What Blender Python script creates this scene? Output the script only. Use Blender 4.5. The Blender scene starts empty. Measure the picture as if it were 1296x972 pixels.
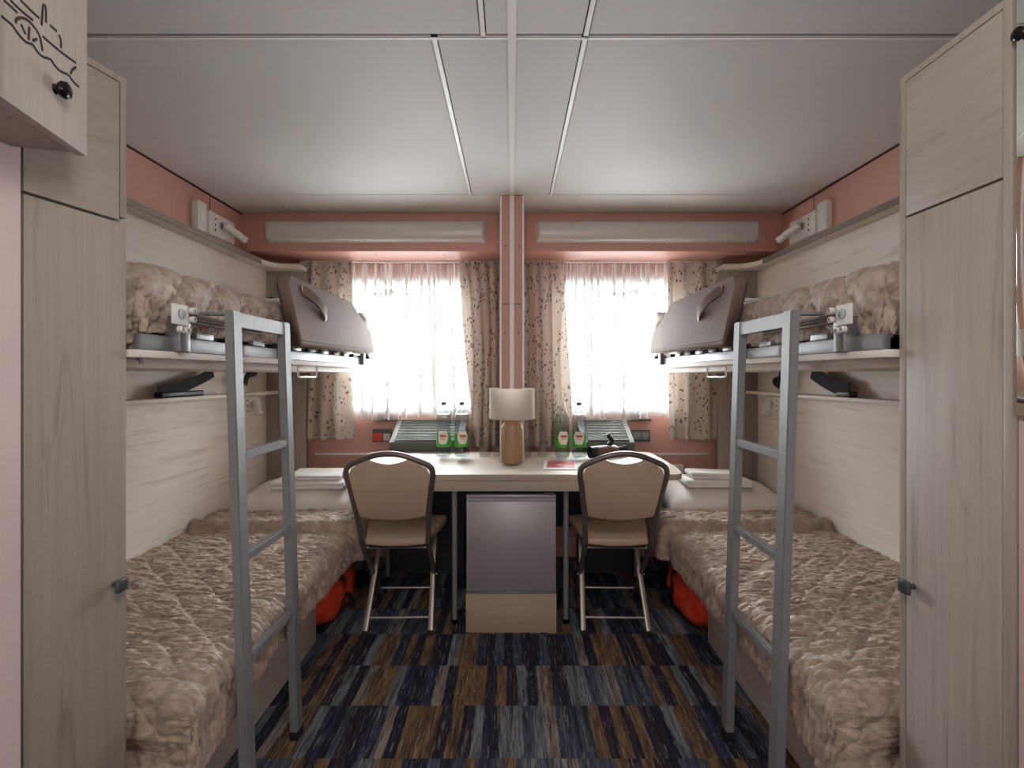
import bpy, bmesh, math, random
import numpy as np
from mathutils import Vector, Matrix

C = bpy.context.scene.collection
R = random.Random(7)

# ------------------------------------------------------------------ camera, sky, lamps, exposure
sc = bpy.context.scene
cd = bpy.data.cameras.new('camera'); cam = bpy.data.objects.new('camera', cd); C.objects.link(cam)
cam.location = (0, 0, 1.22); cam.rotation_euler = (math.pi / 2, 0, 0)
cd.sensor_width = 36; cd.lens = 36 * 650 / 1296; cd.shift_y = -11 / 1296; cd.clip_start = 0.02
sc.camera = cam

SKY = 33.0
w = bpy.data.worlds.new('sky'); sc.world = w; w.use_nodes = True
nt = w.node_tree; nt.nodes.clear()
o_ = nt.nodes.new('ShaderNodeOutputWorld'); bg = nt.nodes.new('ShaderNodeBackground')
tcw = nt.nodes.new('ShaderNodeTexCoord'); spw = nt.nodes.new('ShaderNodeSeparateXYZ'); crw = nt.nodes.new('ShaderNodeValToRGB')
nt.links.new(tcw.outputs['Generated'], spw.inputs[0]); nt.links.new(spw.outputs['Z'], crw.inputs[0])
crw.color_ramp.elements[0].position = 0.0; crw.color_ramp.elements[0].color = (0.24, 0.255, 0.26, 1)      # sea under cloud
e1 = crw.color_ramp.elements[1]; e1.position = 0.012; e1.color = (0.32, 0.333, 0.342, 1)                    # CIE overcast sky: horizon a third of the zenith
e2 = crw.color_ramp.elements.new(1.0); e2.color = (0.95, 0.985, 1.0, 1)
nt.links.new(crw.outputs[0], bg.inputs[0]); bg.inputs[1].default_value = SKY
nt.links.new(bg.outputs[0], o_.inputs[0])

def area(name, loc, rot, sx, sy, energy, col=(1, 1, 1)):
    l = bpy.data.lights.new(name, 'AREA'); l.shape = 'RECTANGLE'; l.size = sx; l.size_y = sy; l.energy = energy; l.color = col
    o = bpy.data.objects.new(name, l); C.objects.link(o); o.location = loc; o.rotation_euler = rot
    return o
for sx_ in (-1, 1):      # portals that guide the sky light through the two windows
    p = area('window_portal', (sx_ * 0.72, 3.56, 1.42), (-math.pi / 2, 0, 0), 1.0, 0.94, 1)
    p.data.cycles.is_portal = True
area('rear_fill_light', (0, -2.95, 1.25), (math.pi / 2, 0, 0), 1.7, 1.7, 9, (0.97, 0.99, 1.0))  # unseen area light added behind the camera to lift the room
pl_ = bpy.data.lights.new('entry_fill_light', 'POINT'); pl_.energy = 9; pl_.shadow_soft_size = 0.18; pl_.color = (0.98, 0.99, 1.0)  # added point fill above the camera, out of view, no fixture
po_ = bpy.data.objects.new('entry_fill_light', pl_); C.objects.link(po_); po_.location = (0, 0.25, 1.98)
sun = bpy.data.lights.new('hazy_sun', 'SUN'); sun.energy = 2; sun.angle = math.radians(60); sun.color = (1.0, 0.98, 0.95)
so = bpy.data.objects.new('hazy_sun', sun); C.objects.link(so); so.rotation_euler = (math.radians(-54), 0, 0)   # veiled sun behind the cloud, ahead of the windows

vs = sc.view_settings
sc.display_settings.display_device = 'sRGB'
vs.view_transform = 'Standard'; vs.look = 'None'; vs.exposure = 1.12; vs.gamma = 1.0; vs.use_curve_mapping = False
sc.cycles.max_bounces = 10; sc.cycles.diffuse_bounces = 6; sc.cycles.transparent_max_bounces = 40
sc.cycles.use_denoising = True

# ------------------------------------------------------------------ materials
def lin(c):
    return tuple((x / 255 / 12.92) if x / 255 <= 0.04045 else ((x / 255 + 0.055) / 1.055) ** 2.4 for x in c) + (1,)

class NT:
    def __init__(s, name):
        s.m = bpy.data.materials.new(name); s.m.use_nodes = True; s.t = s.m.node_tree
        s.b = s.t.nodes['Principled BSDF']; s.out = s.t.nodes['Material Output']
    def n(s, typ, **k):
        nd = s.t.nodes.new(typ)
        for a, v in k.items(): setattr(nd, a, v)
        return nd
    def l(s, a, b): s.t.links.new(a, b)
    def set(s, **k):
        for a, v in k.items(): s.b.inputs[a.replace('_', ' ')].default_value = v
    def coords(s, scale=(1, 1, 1), rand=True, rot=(0, 0, 0)):
        tc = s.n('ShaderNodeTexCoord'); mp = s.n('ShaderNodeMapping'); mp.inputs['Scale'].default_value = scale; mp.inputs['Rotation'].default_value = rot
        if rand:
            oi = s.n('ShaderNodeObjectInfo'); ml = s.n('ShaderNodeVectorMath', operation='MULTIPLY_ADD')
            cb = s.n('ShaderNodeCombineXYZ'); 
            for i in range(3): s.l(oi.outputs['Random'], cb.inputs[i])
            s.l(cb.outputs[0], ml.inputs[0]); ml.inputs[1].default_value = (37.1, 53.7, 71.3); s.l(tc.outputs['Object'], ml.inputs[2])
            s.l(ml.outputs[0], mp.inputs[0])
        else: s.l(tc.outputs['Object'], mp.inputs[0])
        return mp.outputs[0]
    def noise(s, v, scale, detail=3, rough=0.55, dist=0):
        n = s.n('ShaderNodeTexNoise'); n.inputs['Scale'].default_value = scale; n.inputs['Detail'].default_value = detail
        n.inputs['Roughness'].default_value = rough; n.inputs['Distortion'].default_value = dist; s.l(v, n.inputs['Vector']); return n.outputs['Fac']
    def ramp(s, f, stops, interp='LINEAR'):
        r = s.n('ShaderNodeValToRGB'); r.color_ramp.interpolation = interp
        e = r.color_ramp.elements
        while len(e) > 1: e.remove(e[0])
        e[0].position = stops[0][0]; e[0].color = stops[0][1]
        for p, c in stops[1:]:
            x = e.new(p); x.color = c
        s.l(f, r.inputs[0]); return r.outputs[0]
    def mix(s, f, a, b, mode='MIX'):
        m = s.n('ShaderNodeMix', data_type='RGBA', blend_type=mode)
        for sock, v in ((m.inputs[0], f), (m.inputs[6], a), (m.inputs[7], b)):
            if hasattr(v, 'links'): s.l(v, sock)
            else: sock.default_value = v
        return m.outputs[2]
    def bump(s, h, strength=0.3, dist=0.01):
        b = s.n('ShaderNodeBump'); b.inputs['Strength'].default_value = strength; b.inputs['Distance'].default_value = dist
        s.l(h, b.inputs['Height']); s.l(b.outputs[0], s.b.inputs['Normal'])
def W(v): return (v, v, v, 1)

def wood(name, base, dark, light, axis, rough=0.55, streak=1.0):
    t = NT(name)
    sc1 = [9.0, 9.0, 9.0]; sc1[axis] = 0.55
    sc2 = [70.0, 70.0, 70.0]; sc2[axis] = 2.2
    sc3 = [2.2, 2.2, 2.2]; sc3[axis] = 0.35
    v1 = t.coords(tuple(sc1)); v2 = t.coords(tuple(sc2)); v3 = t.coords(tuple(sc3))
    big = t.noise(v1, 1.0, 5, 0.6, 0.9); fine = t.noise(v2, 1.0, 4, 0.6); tone = t.noise(v3, 1.0, 2, 0.5)
    c = t.ramp(tone, [(0.30, tuple(b_ * 0.92 for b_ in base[:3]) + (1,)), (0.5, base), (0.72, light)])
    c = t.mix(t.ramp(fine, [(0.36, W(0.17 * streak)), (0.62, W(0))]), c, dark)
    # short dark checks and cathedral patches in the rustic oak
    sc4 = [16.0, 16.0, 16.0]; sc4[axis] = 1.1
    ck = t.noise(t.coords(tuple(sc4)), 1.0, 6, 0.62, 1.6)
    c = t.mix(t.ramp(ck, [(0.56, W(0)), (0.68, W(0.5 * streak))]), c, dark)
    c = t.mix(t.ramp(big, [(0.24, W(0.28 * streak)), (0.40, W(0))]), c, dark)
    t.l(c, t.b.inputs['Base Color']); t.set(Roughness=rough)
    t.bump(fine, 0.05, 0.003)
    return t.m

def plain(name, col, rough=0.5, metal=0.0, var=0.06, nscale=9.0, bumpy=0.0, spec=0.5):
    t = NT(name); v = t.coords(rand=True)
    f = t.noise(v, nscale, 3)
    dk = tuple(x * (1 - var) for x in col[:3]) + (1,); lt = tuple(min(1, x * (1 + var)) for x in col[:3]) + (1,)
    t.l(t.ramp(f, [(0.3, dk), (0.7, lt)]), t.b.inputs['Base Color'])
    t.set(Roughness=rough, Metallic=metal); t.b.inputs['Specular IOR Level'].default_value = spec
    if bumpy: t.bump(t.noise(v, nscale * 12, 3), bumpy, 0.002)
    return t.m

M = {}
OAK = (lin((226, 218, 209)), lin((170, 154, 140)), lin((234, 228, 220)))
M['oak_h'] = wood('oak_grain_across', *OAK, axis=1)
M['oak_dark'] = wood('shaded_oak_edging', lin((128, 114, 102)), lin((96, 84, 74)), lin((146, 132, 120)), axis=1)  # oak darkened for the ledge lip, shade put into its colour
M['oak_x'] = wood('oak_grain_sideways', *OAK, axis=0)
GOAK = (lin((162, 152, 141)), lin((112, 100, 90)), lin((182, 173, 163)))
M['oak_v'] = wood('grey_oak_upright', *GOAK, axis=2)
M['oak_wh'] = wood('grey_oak_across', *GOAK, axis=1)
M['oak_desk'] = wood('desk_oak', lin((168, 154, 140)), lin((142, 127, 112)), lin((180, 168, 154)), axis=0, rough=0.55, streak=0.6)
M['oak_plinth'] = wood('plinth_oak', lin((178, 156, 134)), lin((140, 118, 98)), lin((194, 174, 152)), axis=0, streak=0.6)
M['lampwood'] = wood('lamp_wood', lin((152, 120, 90)), lin((110, 82, 58)), lin((172, 140, 108)), axis=2, rough=0.4)
M['groove'] = plain('dark_engraving', lin((48, 36, 30)), 0.8)
M['pink'] = plain('salmon_wall', lin((200, 151, 138)), 0.55, var=0.03, nscale=3, bumpy=0.03)
M['pink_pale'] = plain('pale_pink_wall', lin((212, 190, 186)), 0.55, var=0.03, nscale=3, bumpy=0.03)  # entry walls: pink paled as if lit, and to keep bounced light neutral
M['white_ceiling'] = plain('ceiling_white', lin((212, 210, 206)), 0.6, var=0.015, nscale=2, spec=0.25)
M['seam'] = plain('ceiling_seam', lin((92, 86, 80)), 0.8)
M['trim_white'] = plain('white_trim', lin((236, 234, 230)), 0.35, var=0.02)
M['steel'] = plain('ladder_steel', lin((138, 139, 139)), 0.45, 0.25, var=0.05, nscale=30)
M['rail_alu'] = plain('rail_aluminium', lin((140, 141, 141)), 0.38, 0.6, var=0.05, nscale=25)
M['chrome'] = plain('chrome', lin((205, 205, 205)), 0.12, 1.0, var=0.02)
M['black'] = plain('black_plastic', lin((32, 31, 32)), 0.5)
M['blackmetal'] = plain('black_chrome', lin((52, 48, 46)), 0.15, 0.9)
M['knob'] = plain('knob_grey', lin((96, 98, 98)), 0.35, 0.6)
M['strap'] = plain('black_webbing', lin((38, 36, 38)), 0.85, nscale=60, bumpy=0.3)
M['plastic_white'] = plain('white_plastic', lin((230, 228, 222)), 0.42, var=0.02)
M['lamp_diffuser'] = plain('opal_diffuser', lin((208, 203, 196)), 0.3, var=0.02)
M['linen'] = plain('white_linen', lin((224, 218, 212)), 0.85, var=0.03, nscale=14, bumpy=0.12)
M['terry'] = plain('white_terry', lin((232, 229, 225)), 0.95, var=0.03, nscale=40, bumpy=0.4)
M['guard'] = plain('taupe_leatherette', lin((120, 101, 91)), 0.75, var=0.06, nscale=8, bumpy=0.08)
M['chair_vinyl'] = plain('beige_vinyl', lin((188, 164, 140)), 0.5, var=0.04, nscale=7, bumpy=0.05)
M['chair_frame'] = plain('dark_chair_tube', lin((112, 102, 98)), 0.35, 0.5)
M['chair_leg'] = plain('grey_chair_leg', lin((176, 165, 154)), 0.35, 0.5)
M['fridge'] = plain('silver_fridge', lin((168, 162, 164)), 0.36, 0.35, var=0.02)
M['fridge_dark'] = plain('fridge_body', lin((70, 66, 68)), 0.5)
M['vent_grey'] = plain('grey_green_vent', lin((92, 96, 90)), 0.6, 0.1, var=0.04)
M['dark'] = plain('dark_recess', lin((38, 36, 38)), 0.8)
M['desk_shade'] = plain('desk_shade_panel', lin((52, 46, 50)), 0.7)  # shade under the desk put into the colour of the panels there
M['window_frame'] = plain('window_frame_white', lin((206, 208, 208)), 0.4, var=0.02)
M['red'] = plain('signal_red', lin((204, 62, 52)), 0.5)
M['booklet'] = plain('crimson_print', lin((176, 34, 62)), 0.45)
M['paper'] = plain('paper', lin((226, 222, 218)), 0.7)
M['label_green'] = plain('label_green', lin((64, 168, 58)), 0.4, var=0.1, nscale=20)
M['label_white'] = plain('label_white', lin((232, 226, 214)), 0.4)
M['label_red'] = plain('label_red', lin((198, 70, 74)), 0.4)
M['brown_plastic'] = plain('brown_plastic', lin((104, 82, 72)), 0.4)

def lifejacket():
    t = NT('orange_nylon'); v = t.coords(rand=False)
    f = t.noise(v, 14, 4)
    t.l(t.ramp(f, [(0.3, lin((246, 62, 34))), (0.7, lin((255, 104, 70)))]), t.b.inputs['Base Color'])
    t.set(Roughness=0.6); t.bump(t.noise(v, 30, 4), 0.5, 0.01); return t.m
M['lifejacket'] = lifejacket()

def quilt_mat():
    t = NT('taupe_quilt'); v = t.coords((1, 1, 1), rand=True)
    a = t.noise(v, 30, 5, 0.6, 0.6); v2 = t.coords((16, 95, 95), rand=True); b = t.noise(v2, 1.0, 3, 0.6, 0.8)
    t.l(t.ramp(a, [(0.3, lin((150, 128, 114))), (0.7, lin((194, 173, 158)))]), t.b.inputs['Base Color'])
    t.set(Roughness=0.52); t.b.inputs['Sheen Weight'].default_value = 0.25; t.b.inputs['Sheen Roughness'].default_value = 0.4
    mx = t.n('ShaderNodeMath', operation='ADD'); t.l(a, mx.inputs[0]); t.l(b, mx.inputs[1])
    t.bump(mx.outputs[0], 0.7, 0.006)
    return t.m
M['quilt'] = quilt_mat()

def drape_mat():
    t = NT('leaf_print_drape')
    def layer(scale, rot, off, thr):
        v = t.coords(scale, rand=False, rot=rot)
        ad = t.n('ShaderNodeVectorMath', operation='ADD'); t.l(v, ad.inputs[0]); ad.inputs[1].default_value = off
        vo = t.n('ShaderNodeTexVoronoi'); vo.inputs['Scale'].default_value = 1.0; vo.inputs['Randomness'].default_value = 0.9; t.l(ad.outputs[0], vo.inputs['Vector'])
        sp = t.n('ShaderNodeSeparateColor'); t.l(vo.outputs['Color'], sp.inputs[0])
        lt = t.n('ShaderNodeMath', operation='LESS_THAN'); lt.inputs[1].default_value = thr; t.l(vo.outputs['Distance'], lt.inputs[0])
        sel = t.n('ShaderNodeMath', operation='GREATER_THAN'); sel.inputs[1].default_value = 0.42; t.l(sp.outputs[0], sel.inputs[0])
        m = t.n('ShaderNodeMath', operation='MULTIPLY'); t.l(lt.outputs[0], m.inputs[0]); t.l(sel.outputs[0], m.inputs[1]); return m.outputs[0]
    a = layer((62, 0.02, 34), (0, 0.6, 0), (0, 0, 0), 0.31); b = layer((62, 0.02, 34), (0, -0.7, 0), (11, 0, 7), 0.31)
    mx = t.n('ShaderNodeMath', operation='MAXIMUM'); t.l(a, mx.inputs[0]); t.l(b, mx.inputs[1])
    v = t.coords((1, 1, 1), rand=False); clump = t.noise(v, 9, 2)
    cl = t.n('ShaderNodeMath', operation='GREATER_THAN'); cl.inputs[1].default_value = 0.45; t.l(clump, cl.inputs[0])
    mm = t.n('ShaderNodeMath', operation='MULTIPLY'); t.l(mx.outputs[0], mm.inputs[0]); t.l(cl.outputs[0], mm.inputs[1])
    c = t.mix(mm.outputs[0], lin((198, 184, 172)), lin((120, 94, 88)))
    t.l(c, t.b.inputs['Base Color']); t.set(Roughness=0.8)
    tl = t.n('ShaderNodeBsdfTranslucent'); t.l(c, tl.inputs[0]); ms = t.n('ShaderNodeMixShader'); ms.inputs[0].default_value = 0.12
    t.l(t.b.outputs[0], ms.inputs[1]); t.l(tl.outputs[0], ms.inputs[2]); t.l(ms.outputs[0], t.out.inputs[0])
    return t.m
M['drape'] = drape_mat()

def sheer_mat(name, cover, through):
    t = NT(name)
    tr = t.n('ShaderNodeBsdfTransparent'); tr.inputs[0].default_value = (0.98, 0.98, 0.98, 1)
    tl = t.n('ShaderNodeBsdfTranslucent'); tl.inputs[0].default_value = (0.80, 0.81, 0.81, 1)
    df = t.n('ShaderNodeBsdfDiffuse'); df.inputs[0].default_value = (0.86, 0.87, 0.87, 1)
    m1 = t.n('ShaderNodeMixShader'); m1.inputs[0].default_value = through; t.l(df.outputs[0], m1.inputs[1]); t.l(tl.outputs[0], m1.inputs[2])
    m2 = t.n('ShaderNodeMixShader'); m2.inputs[0].default_value = cover; t.l(tr.outputs[0], m2.inputs[1]); t.l(m1.outputs[0], m2.inputs[2])
    t.l(m2.outputs[0], t.out.inputs[0]); return t.m
M['sheer'] = sheer_mat('white_voile', 0.30, 0.05)
M['sheer_fold'] = sheer_mat('white_voile_gathered', 0.99, 0.012)     # pleats many layers deep

def glass_mat(name, col=(1, 1, 1, 1), rough=0.0, ior=1.45):
    t = NT(name); t.set(Base_Color=col, Roughness=rough, IOR=ior); t.b.inputs['Transmission Weight'].default_value = 1.0; return t.m
def pane_mat():
    t = NT('window_glass'); tr = t.n('ShaderNodeBsdfTransparent'); gl = t.n('ShaderNodeBsdfGlossy'); gl.inputs['Roughness'].default_value = 0.02
    fr = t.n('ShaderNodeFresnel'); fr.inputs[0].default_value = 1.3
    ms = t.n('ShaderNodeMixShader'); t.l(fr.outputs[0], ms.inputs[0]); t.l(tr.outputs[0], ms.inputs[1]); t.l(gl.outputs[0], ms.inputs[2]); t.l(ms.outputs[0], t.out.inputs[0]); return t.m
def thin_clear(name, tint=(0.95, 0.97, 0.96, 1), edge=0.4):
    t = NT(name); tr = t.n('ShaderNodeBsdfTransparent'); tr.inputs[0].default_value = tint
    gl = t.n('ShaderNodeBsdfGlossy'); gl.inputs['Roughness'].default_value = 0.04
    lw = t.n('ShaderNodeLayerWeight'); lw.inputs[0].default_value = 0.25
    rp = t.ramp(lw.outputs['Facing'], [(0.0, W(0.03)), (0.5, W(0.10)), (1.0, W(edge))])
    ms = t.n('ShaderNodeMixShader'); t.l(rp, ms.inputs[0]); t.l(tr.outputs[0], ms.inputs[1]); t.l(gl.outputs[0], ms.inputs[2]); t.l(ms.outputs[0], t.out.inputs[0]); return t.m
M['pane'] = pane_mat()
M['pet'] = thin_clear('clear_pet', (0.88, 0.91, 0.905, 1), 0.9)
M['tumbler'] = thin_clear('tumbler_glass', (0.93, 0.945, 0.94, 1), 0.9)
M['water'] = thin_clear('water', (0.86, 0.90, 0.90, 1), 0.6)
def mirror_mat():
    t = NT('mirror_silver'); t.set(Base_Color=(0.88, 0.9, 0.89, 1), Metallic=1.0, Roughness=0.02); return t.m
M['mirror'] = mirror_mat()
def shade_mat():
    t = NT('white_lampshade'); t.set(Base_Color=lin((226, 220, 214)), Roughness=0.8)
    v = t.coords((300, 300, 300), rand=False); t.bump(t.noise(v, 1.0, 2), 0.1, 0.001)
    tl = t.n('ShaderNodeBsdfTranslucent'); tl.inputs[0].default_value = lin((236, 230, 222)); ms = t.n('ShaderNodeMixShader'); ms.inputs[0].default_value = 0.55
    t.l(t.b.outputs[0], ms.inputs[1]); t.l(tl.outputs[0], ms.inputs[2]); t.l(ms.outputs[0], t.out.inputs[0]); return t.m
M['shade'] = shade_mat()

def carpet_mat():
    t = NT('striped_carpet')
    tc = t.n('ShaderNodeTexCoord'); oi = t.n('ShaderNodeObjectInfo')
    sp = t.n('ShaderNodeSeparateXYZ'); t.l(tc.outputs['Object'], sp.inputs[0])
    # bands running along the room: each tile shuffles its own
    r50 = t.n('ShaderNodeMath', operation='MULTIPLY'); t.l(oi.outputs['Random'], r50.inputs[0]); r50.inputs[1].default_value = 40.0
    def axes(fx, fy):
        cb = t.n('ShaderNodeCombineXYZ'); t.l(r50.outputs[0], cb.inputs[2])
        for k, f in ((0, fx), (1, fy)):
            m = t.n('ShaderNodeMath', operation='MULTIPLY'); t.l(sp.outputs[k], m.inputs[0]); m.inputs[1].default_value = f; t.l(m.outputs[0], cb.inputs[k])
        return cb.outputs[0]
    wob = t.n('ShaderNodeMath', operation='MULTIPLY_ADD'); t.l(sp.outputs[0], wob.inputs[0]); wob.inputs[1].default_value = 25.0; t.l(r50.outputs[0], wob.inputs[2])
    edge = t.noise(axes(40, 9), 1.0, 3, 0.7); em = t.n('ShaderNodeMath', operation='MULTIPLY_ADD'); t.l(edge, em.inputs[0]); em.inputs[1].default_value = 0.5; t.l(wob.outputs[0], em.inputs[2])
    fl = t.n('ShaderNodeMath', operation='FLOOR'); t.l(em.outputs[0], fl.inputs[0])
    wn = t.n('ShaderNodeTexWhiteNoise', noise_dimensions='1D'); t.l(fl.outputs[0], wn.inputs['W'])
    pal = [(0.0, lin((54, 53, 68))), (0.15, lin((90, 96, 114))), (0.30, lin((134, 138, 146))), (0.44, lin((138, 112, 84))), (0.58, lin((66, 57, 68))),
           (0.72, lin((158, 148, 140))), (0.82, lin((66, 70, 94))), (0.92, lin((144, 116, 84)))]
    base = t.ramp(wn.outputs['Value'], pal, 'CONSTANT')
    st = t.noise(axes(190, 9), 1.0, 3, 0.7); st2 = t.noise(axes(150, 9), 1.0, 4, 0.75); st3 = t.noise(axes(60, 5), 1.0, 3, 0.6)
    c = t.mix(t.ramp(st3, [(0.44, W(0)), (0.62, W(0.6))]), base, lin((34, 33, 46)))
    c = t.mix(t.ramp(st, [(0.48, W(0)), (0.56, W(0.55))]), c, lin((32, 30, 38)))
    c = t.mix(t.ramp(st2, [(0.57, W(0)), (0.66, W(0.6))]), c, lin((176, 168, 160)))
    t.l(c, t.b.inputs['Base Color']); t.set(Roughness=0.95); t.b.inputs['Specular IOR Level'].default_value = 0.1
    t.bump(st2, 0.5, 0.004)
    return t.m
M['carpet'] = carpet_mat()

# ------------------------------------------------------------------ helpers
ORG = {}
def smooth(me, ang=0.6):
    me.polygons.foreach_set('use_smooth', [True] * len(me.polygons)); me.set_sharp_from_angle(angle=ang)

def obj(name, bm, mat, parent=None, label=None, cat=None, group=None, kind=None, recalc=True, ang=0.6):
    if recalc: bmesh.ops.recalc_face_normals(bm, faces=bm.faces)
    me = bpy.data.meshes.new(name)
    o = bpy.data.objects.new(name, me); C.objects.link(o)
    if parent is not None:
        off = ORG[parent.name]
        o.parent = parent; ORG[o.name] = off
    else:
        xs = [v.co for v in bm.verts]
        off = Vector(((min(v.x for v in xs) + max(v.x for v in xs)) / 2, (min(v.y for v in xs) + max(v.y for v in xs)) / 2, min(v.z for v in xs)))
        o.location = off; ORG[o.name] = off
    bmesh.ops.translate(bm, verts=bm.verts, vec=-off)
    bm.to_mesh(me); bm.free(); smooth(me, ang)
    if mat is not None: me.materials.append(mat)
    for k, v in (('label', label), ('category', cat), ('group', group), ('kind', kind)):
        if v: o[k] = v
    return o

def thing(name, label, cat, loc, group=None):
    o = bpy.data.objects.new(name, None); C.objects.link(o); o.location = loc; o.empty_display_size = 0.05
    ORG[o.name] = Vector(loc); o['label'] = label; o['category'] = cat
    if group: o['group'] = group
    return o

def dup(o, loc, rotz=None, label=None):
    r = o.copy(); C.objects.link(r); r.location = loc
    if rotz is not None: r.rotation_euler = (0, 0, rotz)
    if label: r['label'] = label
    ORG[r.name] = Vector(loc)
    for ch in list(o.children):
        c = ch.copy(); C.objects.link(c); c.parent = r
        for g in list(ch.children):
            d = g.copy(); C.objects.link(d); d.parent = c
    return r

def BM(): return bmesh.new()
def box(bm, x0, x1, y0, y1, z0, z1, bev=0.0, seg=2):
    x0, x1 = min(x0, x1), max(x0, x1)
    vs_ = [bm.verts.new(p) for p in ((x0, y0, z0), (x1, y0, z0), (x1, y1, z0), (x0, y1, z0), (x0, y0, z1), (x1, y0, z1), (x1, y1, z1), (x0, y1, z1))]
    fs = [bm.faces.new([vs_[i] for i in f]) for f in ((0, 3, 2, 1), (4, 5, 6, 7), (0, 1, 5, 4), (1, 2, 6, 5), (2, 3, 7, 6), (3, 0, 4, 7))]
    if bev > 0:
        es = list({e for f in fs for e in f.edges})
        bmesh.ops.bevel(bm, geom=es, offset=bev, segments=seg, profile=0.5, affect='EDGES')
    return bm

def prism(bm, pts, axis, a0, a1, bev=0.0, seg=2):
    """closed outline pts (2D) extruded along axis: 0 -> (y,z), 1 -> (x,z), 2 -> (x,y)"""
    def mk(p, a):
        return {0: (a, p[0], p[1]), 1: (p[0], a, p[1]), 2: (p[0], p[1], a)}[axis]
    lo = [bm.verts.new(mk(p, a0)) for p in pts]; hi = [bm.verts.new(mk(p, a1)) for p in pts]
    n = len(pts); fs = [bm.faces.new(lo), bm.faces.new(hi[::-1])]
    for i in range(n): fs.append(bm.faces.new((lo[i], hi[i], hi[(i + 1) % n], lo[(i + 1) % n])))
    if bev > 0:
        es = list(set(fs[0].edges) | set(fs[1].edges))
        bmesh.ops.bevel(bm, geom=es, offset=bev, segments=seg, profile=0.5, affect='EDGES')
    return bm

def arc(cx, cy, r, a0, a1, n):
    return [(cx + r * math.cos(math.radians(a0 + (a1 - a0) * i / n)), cy + r * math.sin(math.radians(a0 + (a1 - a0) * i / n))) for i in range(n + 1)]

def catmull(pts, n=6, closed=False):
    P = [Vector(p) for p in pts]; out = []
    m = len(P)
    for i in range(m if closed else m - 1):
        p0 = P[(i - 1) % m] if closed or i > 0 else P[0]; p1 = P[i]; p2 = P[(i + 1) % m]
        p3 = P[(i + 2) % m] if closed or i + 2 < m else P[-1]
        for k in range(n):
            t = k / n
            out.append(0.5 * ((2 * p1) + (-p0 + p2) * t + (2 * p0 - 5 * p1 + 4 * p2 - p3) * t * t + (-p0 + 3 * p1 - 3 * p2 + p3) * t ** 3))
    if not closed: out.append(P[-1])
    return out

def tube(bm, pts, r, n=10, ry=None, up=None, cap=True):
    """tube along a polyline; ry (flattened) with 'up' giving the r direction"""
    P = [Vector(p) for p in pts]; rings = []; prev = None
    for i, p in enumerate(P):
        t = (P[min(i + 1, len(P) - 1)] - P[max(i - 1, 0)]).normalized()
        if up is not None: u = Vector(up)
        elif prev is not None: u = prev
        else: u = Vector((0, 0, 1)) if abs(t.z) < 0.9 else Vector((1, 0, 0))
        u = (u - t * u.dot(t)).normalized(); prev = u; v = t.cross(u)
        rr = r[i] if isinstance(r, (list, tuple)) else r
        rb = ry if ry is not None else rr
        rings.append([bm.verts.new(p + u * rr * math.cos(2 * math.pi * k / n) + v * rb * math.sin(2 * math.pi * k / n)) for k in range(n)])
    for a, b in zip(rings, rings[1:]):
        for k in range(n): bm.faces.new((a[k], a[(k + 1) % n], b[(k + 1) % n], b[k]))
    if cap: bm.faces.new(rings[0][::-1]); bm.faces.new(rings[-1])
    return bm

def bar(bm, p0, p1, w_, h_, up=(0, 0, 1)):
    """rectangular bar from p0 to p1, w_ across, h_ along up"""
    p0, p1 = Vector(p0), Vector(p1); t = (p1 - p0).normalized(); u = Vector(up); u = (u - t * u.dot(t)).normalized(); v = t.cross(u)
    q = []
    for p in (p0, p1):
        q.append([bm.verts.new(p + u * a * h_ / 2 + v * b * w_ / 2) for a, b in ((-1, -1), (-1, 1), (1, 1), (1, -1))])
    for k in range(4): bm.faces.new((q[0][k], q[0][(k + 1) % 4], q[1][(k + 1) % 4], q[1][k]))
    bm.faces.new(q[0][::-1]); bm.faces.new(q[1]); return bm

def ribbon(bm, pts, wdir, w_, th=0.003):
    P = [Vector(p) for p in pts]; wd = Vector(wdir).normalized(); rows = []
    for i, p in enumerate(P):
        t = (P[min(i + 1, len(P) - 1)] - P[max(i - 1, 0)]).normalized(); wv = (wd - t * wd.dot(t)).normalized(); n = t.cross(wv)
        rows.append([bm.verts.new(p + wv * a * w_ / 2 + n * b * th / 2) for a, b in ((-1, -1), (1, -1), (1, 1), (-1, 1))])
    for a, b in zip(rows, rows[1:]):
        for k in range(4): bm.faces.new((a[k], a[(k + 1) % 4], b[(k + 1) % 4], b[k]))
    bm.faces.new(rows[0][::-1]); bm.faces.new(rows[-1]); return bm

def lathe(bm, prof, n=32, c=(0, 0, 0), cap0=True, cap1=True, facets=None):
    rings = []
    for r, z in prof:
        rings.append([bm.verts.new((c[0] + r * math.cos(2 * math.pi * k / n), c[1] + r * math.sin(2 * math.pi * k / n), c[2] + z)) for k in range(n)])
    for a, b in zip(rings, rings[1:]):
        for k in range(n): bm.faces.new((a[k], a[(k + 1) % n], b[(k + 1) % n], b[k]))
    if cap0: bm.faces.new(rings[0][::-1])
    if cap1: bm.faces.new(rings[-1])
    return bm

def cyl(bm, p0, p1, r, n=16): return tube(bm, [p0, p1], r, n)

def grid_bm(X, Y, Z):
    bm = BM(); h, w_ = X.shape
    V = [[bm.verts.new((X[i, j], Y[i, j], Z[i, j])) for j in range(w_)] for i in range(h)]
    for i in range(h - 1):
        for j in range(w_ - 1): bm.faces.new((V[i][j], V[i][j + 1], V[i + 1][j + 1], V[i + 1][j]))
    return bm

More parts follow.
